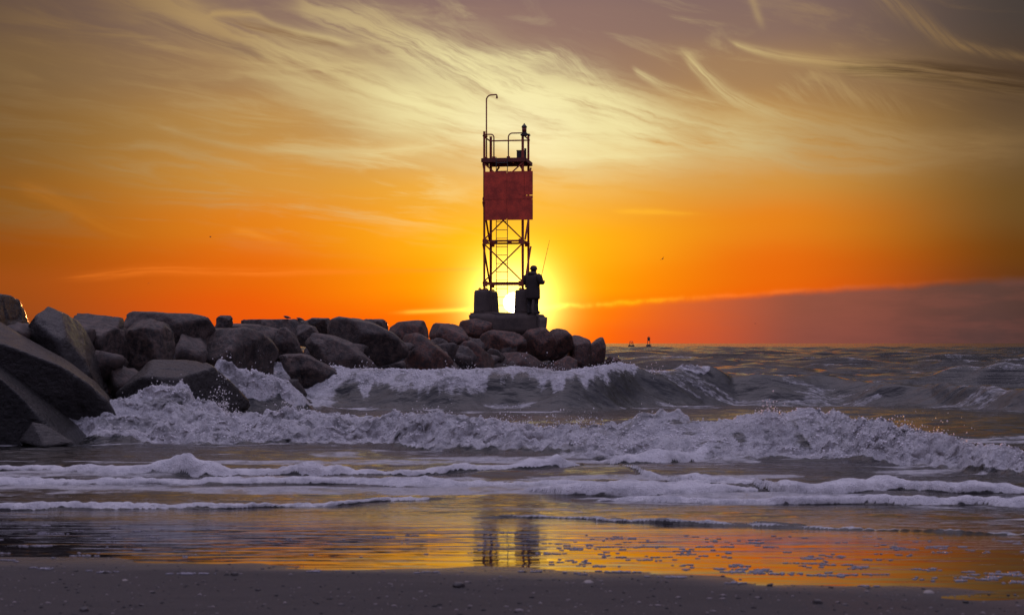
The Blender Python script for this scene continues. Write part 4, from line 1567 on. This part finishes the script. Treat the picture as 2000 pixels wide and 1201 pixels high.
# knitted cap with a rolled brim, nose, ears, eyes
shell_of([(0, .035, 1.595, .108, .122), (0, .035, 1.635, .110, .124), (0, .035, 1.655, .102, .114), (0, .035, 1.70, .092, .10), (0, .03, 1.735, .062, .068), (0, .03, 1.75, .02, .022)], M_coat, 'knitted_cap', man, 16)
b = bmesh.new()
bmesh.ops.create_cone(b, cap_ends=True, segments=8, radius1=.018, radius2=.006, depth=.045, matrix=Matrix.Translation((0, .150, 1.56)) @ Matrix.Rotation(math.radians(25), 4, 'X'))
bm_obj('nose', b, M_skin, man, True)
for s in (-1, 1):
    b = bmesh.new()
    bmesh.ops.create_uvsphere(b, u_segments=8, v_segments=6, radius=.03, matrix=Matrix.Translation((s * .092, .03, 1.565)) @ Matrix.Diagonal((.35, .7, 1.1, 1)))
    bm_obj('ear', b, M_skin, man, True)
    b = bmesh.new()
    bmesh.ops.create_uvsphere(b, u_segments=8, v_segments=6, radius=.012, matrix=Matrix.Translation((s * .034, .132, 1.585)))
    bm_obj('eye', b, M_dark, man, True)
shell_of([(0, -.02, 1.40, .15, .13), (0, -.03, 1.44, .15, .14), (0, -.035, 1.49, .115, .115), (0, -.03, 1.52, .09, .09)], M_coat, 'folded_hood', man, 16)
for s in (-1, 1):
    shell_of([(s * .13, .04, .0, .052, .13), (s * .13, .04, .05, .055, .13), (s * .13, .0, .10, .055, .075), (s * .13, -.015, .30, .062, .066), (s * .13, -.015, .33, .066, .07)], M_dark, 'boot', man, 12)

# rod (held, so a thing of its own)
h0 = Vector(W(1054.5, 552, 61.05))
h1 = Vector(W(1073.4, 469, 60.3))
rod = thing('fishing_rod', h0, 'long thin fishing rod pointing up and right from the angler\'s hands', 'fishing rod')
dv = h1 - h0
b = bmesh.new()
tube(b, [tuple(-dv * .22), tuple(-dv * .05), tuple(dv * .06)], [.017, .017, .015], 8)
bm_obj('handle', b, M_dark, rod, True)
b = bmesh.new()
tube(b, [tuple(dv * .06), tuple(dv * .35), tuple(dv * .7), tuple(dv * 1.0)], [.012, .010, .008, .006], 6)
bm_obj('blank', b, M_dark, rod, True)
b = bmesh.new()
add_bar(b, (.02, -.03, -.01), (.02, .05, -.01), .032, 12)
bm_obj('reel', b, M_dark, rod, True)
for q in (.3, .55, .8):
    b = bmesh.new()
    add_bar(b, tuple(dv * q + Vector((.008, 0, 0))), tuple(dv * q + Vector((.03, 0, 0))), .006, 6)
    bm_obj('line_guide', b, M_dark, rod)


# ------------------------------------------------------------------ buoys far out
def pillar_buoy():
    Y = 640.0
    s = Y / F_PX
    p = W(1267, 671, Y)
    t = thing('channel_buoy', (p[0], Y, .1), 'tall slim dark buoy with a solid top board, far out on the horizon', 'buoy', 'buoys on the horizon')
    b = bmesh.new()
    bmesh.ops.create_cone(b, cap_ends=True, segments=20, radius1=1.1, radius2=.95, depth=.8, matrix=Matrix.Translation((0, 0, .1)))
    bmesh.ops.create_cone(b, cap_ends=True, segments=20, radius1=.75, radius2=.6, depth=.25, matrix=Matrix.Translation((0, 0, .62)))
    bm_obj('float', b, M_buoy, t)
    for sx in (-1, 1):
        for sy in (-1, 1):
            b = bmesh.new()
            add_bar(b, (sx * .45, sy * .45, .7), (sx * .38, sy * .38, 3.5), .09, 6)
            bm_obj('leg', b, M_buoy, t)
    b = bmesh.new()
    add_box(b, (0, 0, 2.75), (.98, .98, 1.35))
    bm_obj('top_board', b, M_buoy, t)
    b = bmesh.new()
    add_box(b, (0, 0, 3.55), (1.05, 1.05, .08))
    bmesh.ops.create_cone(b, cap_ends=True, segments=10, radius1=.14, radius2=.1, depth=.35, matrix=Matrix.Translation((0, 0, 3.75)))
    bm_obj('lantern', b, M_buoy, t)


def cage_buoy():
    Y = 640.0
    p = W(1233, 671, Y)
    t = thing('bell_buoy', (p[0], Y, .1), 'low squat dark buoy with an open cage, left of the tall slim one', 'buoy', 'buoys on the horizon')
    b = bmesh.new()
    bmesh.ops.create_cone(b, cap_ends=True, segments=20, radius1=1.35, radius2=1.15, depth=.7, matrix=Matrix.Translation((0, 0, .12)))
    bm_obj('float', b, M_buoy, t)
    for sx in (-1, 1):
        for sy in (-1, 1):
            b = bmesh.new()
            add_bar(b, (sx * .75, sy * .75, .45), (sx * .5, sy * .5, 1.8), .09, 6)
            bm_obj('leg', b, M_buoy, t)
    b = bmesh.new()
    bmesh.ops.create_cone(b, cap_ends=True, segments=16, radius1=.72, radius2=.55, depth=.22, matrix=Matrix.Translation((0, 0, 1.85)))
    bm_obj('cage_top', b, M_buoy, t)
    b = bmesh.new()
    bmesh.ops.create_cone(b, cap_ends=True, segments=12, radius1=.34, radius2=.15, depth=.45, matrix=Matrix.Translation((0, 0, 1.15)))
    bm_obj('bell', b, M_buoy, t)


pillar_buoy()
cage_buoy()


# ------------------------------------------------------------------ birds
def ell(bm, c, s, rot=None, seg=12):
    m = Matrix.Translation(c)
    if rot is not None:
        m = m @ rot
    bmesh.ops.create_uvsphere(bm, u_segments=seg, v_segments=8, radius=1.0, matrix=m @ Matrix.Diagonal((s[0], s[1], s[2], 1)))


def wader(px, py, Y, label, rz, tilt):
    p = W(px, py, Y)
    bpy.context.view_layer.update()
    hit = S.ray_cast(bpy.context.view_layer.depsgraph, Vector((p[0], p[1], 6)), Vector((0, 0, -1)))
    if hit[0]:
        p = tuple(hit[1])
    t = thing('shorebird', p, label, 'bird', 'shorebirds on the jetty', rz)
    t.scale = (.6, .6, .6)
    # one continuous body from tail to bill
    vs_ = [(-.155, 0, .135), (-.10, 0, .118), (-.03, 0, .098), (.04, 0, .085), (.085, 0, .078), (.112, 0, .072), (.150, 0, .045)]
    rd_ = [(.016, .010), (.034, .028), (.056, .056), (.050, .052), (.028, .030), (.030, .030), (.006, .006)]
    body_ = skin_obj('body', vs_, [(i, i + 1) for i in range(6)], rd_, M_feather, t, 2, 2)
    for s in (-1, 1):
        b = bmesh.new()
        ell(b, (-.05, s * .048, .112), (.10, .014, .036), Matrix.Rotation(math.radians(12), 4, 'Y'))
        bm_obj('wing', b, M_feather, t, True)
        b = bmesh.new()
        tube(b, [(.0, s * .02, .06), (-.012, s * .022, .03), (.0, s * .022, -.002), (.028, s * .026, -.004)], [.007, .0045, .0045, .004], 6)
        bm_obj('leg', b, M_feather, t, True)


def gull(px, py, Y, label, rz, roll, span=.55, dihedral=.14, group='gulls in flight'):
    p = W(px, py, Y)
    t = thing('flying_gull', p, label, 'bird', group, rz)
    t.rotation_euler = (roll, 0, rz)
    vs_ = [(-.24, 0, .0), (-.15, 0, .0), (-.04, 0, 0), (.08, 0, .0), (.15, 0, .01), (.19, 0, .01), (.235, 0, .0)]
    rd_ = [(.035, .010), (.035, .030), (.065, .06), (.06, .06), (.034, .036), (.034, .034), (.008, .008)]
    skin_obj('body', vs_, [(i, i + 1) for i in range(6)], rd_, M_feather, t, 2, 1)
    for s in (-1, 1):
        b = bmesh.new()
        st = [(0.04, .09, .05, .022), (.30, .07, .05 + dihedral * .7, .018), (.60, .0, .05 + dihedral * .8, .010), (.85, -.10, .05 + dihedral * .5, .004)]
        rings = []
        for (yy, xl, zz, th) in st:
            ch = .16 - .13 * (yy / .85)
            yy2 = yy * span / .55
            rings.append([b.verts.new((xl, s * yy2, zz)), b.verts.new((xl - ch * .4, s * yy2, zz + th)), b.verts.new((xl - ch, s * yy2, zz)), b.verts.new((xl - ch * .4, s * yy2, zz - th * .4))])
        for a, c in zip(rings, rings[1:]):
            for k in range(4):
                b.faces.new((a[k], a[(k + 1) % 4], c[(k + 1) % 4], c[k]))
        b.faces.new(rings[0][::-1])
        b.faces.new(rings[-1])
        bm_obj('wing', b, M_feather, t, True)


wader(561, 625.5, 38.6, 'small dark shorebird with its head down, left of the pair on the rocks', math.radians(8), 0)
wader(586.5, 622.5, 38.9, 'small dark shorebird with its head down, right of the pair on the rocks', math.radians(-10), 0)
gull(411, 463, 330, 'dark gull flying alone over the jetty on the sunset sky', math.radians(-8), math.radians(4))
gull(1294, 506, 300, 'gull banking with lifted wing, right of the tower', math.radians(25), math.radians(-24), .5)
gull(290, 554, 600, 'tiny far-off bird low in the sky above the left rocks', math.radians(60), 0, .5)
gull(1475, 632, 560, 'tiny far-off bird just above the horizon, right of the buoys', math.radians(4), 0, .5)


# ------------------------------------------------------------------ shells and pebbles on the sand
def at_sand(px, py):
    Y = CAM_H * F_PX / (py - HOR)
    for _ in range(14):
        x = (px - 1000) / F_PX * Y
        z = float(sand_z(np.array([x]), np.array([Y]))[0])
        Y = .5 * Y + .5 * (CAM_H - z) * F_PX / (py - HOR)
    return ((px - 1000) / F_PX * Y, Y, z)


def shell(px, py, s, label, rz, tip=0.35):
    p = at_sand(px, py)
    b = bmesh.new()
    nu, nv = 14, 7
    grid = []
    for i in range(nv + 1):
        rr = i / nv
        row = []
        for k in range(nu):
            a = 2 * math.pi * k / nu
            rib = 1 + .05 * math.cos(9 * a) * rr
            row.append(b.verts.new((s * rr * math.cos(a) * 1.15 * rib, s * rr * math.sin(a) * rib, s * .55 * (1 - rr ** 2) + .002)))
        grid.append(row)
    for a, c in zip(grid[1:], grid[2:]):
        for k in range(nu):
            b.faces.new((a[k], a[(k + 1) % nu], c[(k + 1) % nu], c[k]))
    b.faces.new(grid[1])
    b.faces.new(grid[-1][::-1])
    bmesh.ops.delete(b, geom=grid[0], context='VERTS')
    o = bm_obj('sea_shell', b, M_shell, None, True)
    o.location = (p[0], p[1], p[2] - .002)
    o.rotation_euler = (tip, 0, rz)
    tag(o, label, 'shell', 'shells on the sand')


def pebble(px, py, s, label, seed):
    p = at_sand(px, py)
    dirs, faces = ico_dirs(3)
    q = dirs * np.array([s * 1.2, s, s * .75]) * (1 + .22 * vn3(dirs[:, 0] * 1.8 + seed, dirs[:, 1] * 1.8, dirs[:, 2] * 1.8))[:, None]
    o = mesh_obj('pebble', q.tolist(), faces, M_pebble, smooth=True)
    o.location = (p[0], p[1], p[2] + s * .35)
    tag(o, label, 'pebble', 'pebbles on the sand')


shell(1150, 1137, .022, 'pale cupped shell on the sand below the tower\'s reflection', .4)
shell(1814, 1157, .022, 'pale half shell on the sand near the right end of the waterline', -.3)
shell(244, 1133, .012, 'tiny white shell on the sand at the left', .2)
pebble(897, 1146, .022, 'largest dark pebble on the sand, near the middle', 3)
pebble(458, 1123, .015, 'dark pebble close to the waterline on the left', 5)
pebble(164, 1193, .015, 'dark pebble nearest the left bottom of the beach', 7)
pebble(1597, 1178, .017, 'dark pebble far down the beach on the right', 9)


# ------------------------------------------------------------------ flecks of foam left on the film
def build_grit():
    rs = np.random.RandomState(31)
    d1, f1 = ico_dirs(1)
    V, Fc, base = [], [], 0
    for i in range(1500):
        py = 1100 + 105 * rs.rand()
        px = rs.uniform(-150, 2150)
        x, y, z = at_sand(px, py)
        if y > shore(np.array([x]))[0] - .05:
            continue
        r = .0016 + .0016 * rs.exponential() 
        q = d1 * np.array([r * rs.uniform(1, 2), r * rs.uniform(.8, 1.4), r * .7])
        V.append(q + np.array([x, y, z + r * .3]))
        Fc += [(f[0] + base, f[1] + base, f[2] + base) for f in f1]
        base += len(q)
    m, n, out = mat_new('shell_grit')
    oi = n.new('ShaderNodeTexCoord')
    w = n.noise(E(n, oi.outputs['Object']), 9.0, 2, .5)
    p = principled(n, n.mix(n.sstep(.45, .55, w), (.012, .010, .010, 1), (.20, .17, .16, 1)), .6)
    n.t.links.new(p.outputs[0], out.inputs[0])
    o = mesh_obj('shell_grit', np.concatenate(V).tolist(), Fc, m)
    tag(o, 'crumbs of broken shell and grit strewn over the sand', 'grit', kind='stuff')


build_grit()


def build_flecks():
    rs = np.random.RandomState(21)
    dirs, faces = ico_dirs(2)
    V, Fc, base = [], [], 0
    items = []
    for i in range(620):
        u = rs.rand() ** .8
        px = 1060 + u * 1000
        lo = 1040 + (px - 1000) * .012
        hi = 1100 + (px - 1000) * .042
        py = lo + (hi - lo) * rs.rand() ** .85
        if float(vn2(px / 70.0, py / 7.0, 71)) + .5 * float(vn2(px / 25.0, py / 3.0, 72)) < .05:
            continue
        items.append((px, py, rs.uniform(.008, .028)))
    for i in range(60):
        px = rs.uniform(0, 1060)
        py = rs.uniform(1025, 1092)
        items.append((px, py, rs.uniform(.008, .026)))
    for px, py in ((85, 1113), (190, 1121), (382, 1127), (620, 1119), (800, 1122), (1050, 1118), (1110, 1121), (1200, 1117), (1455, 1140), (1300, 1128), (30, 1096), (1700, 1146)):
        for _ in range(3):
            items.append((px + rs.normal(0, 22), py + rs.normal(0, 1.6), .022))
    d1, f1 = ico_dirs(1)
    for px, py, s in items:
        s *= .35 + 1.6 * rs.rand() ** 3
        Y = row_dist(py)
        x = (px - 1000) / F_PX * Y
        nb = int(np.clip(3 + (s / .012) ** 1.5 * 4, 3, 26))
        st = rs.uniform(1.0, 2.6)
        for b_ in range(nb):
            a, rr = rs.uniform(0, 6.28), s * rs.rand() ** .6
            bx, by = x + rr * math.cos(a) * st, Y + rr * math.sin(a)
            br = rs.uniform(.0035, .0085)
            q = d1 * np.array([br * rs.uniform(1, 1.8), br, br * .55])
            V.append(q + np.array([bx, by, max(float(beach_z(by)), float(sand_z(np.array([bx]), np.array([by]))[0])) + .003]))
            Fc += [(f[0] + base, f[1] + base, f[2] + base) for f in f1]
            base += len(q)
    m, n, out = mat_new('foam_scum')
    co = obj_coord(n)
    p = principled(n, (.26, .25, .28, 1), .35, n.bump(n.voronoi(co, 160.0), .6, .004), 1.33)
    n.t.links.new(p.outputs[0], out.inputs[0])
    o = mesh_obj('foam_flecks', np.concatenate(V).tolist(), Fc, m, smooth=True)
    tag(o, 'flecks of foam scattered over the wet film', 'foam', kind='stuff')


build_flecks()
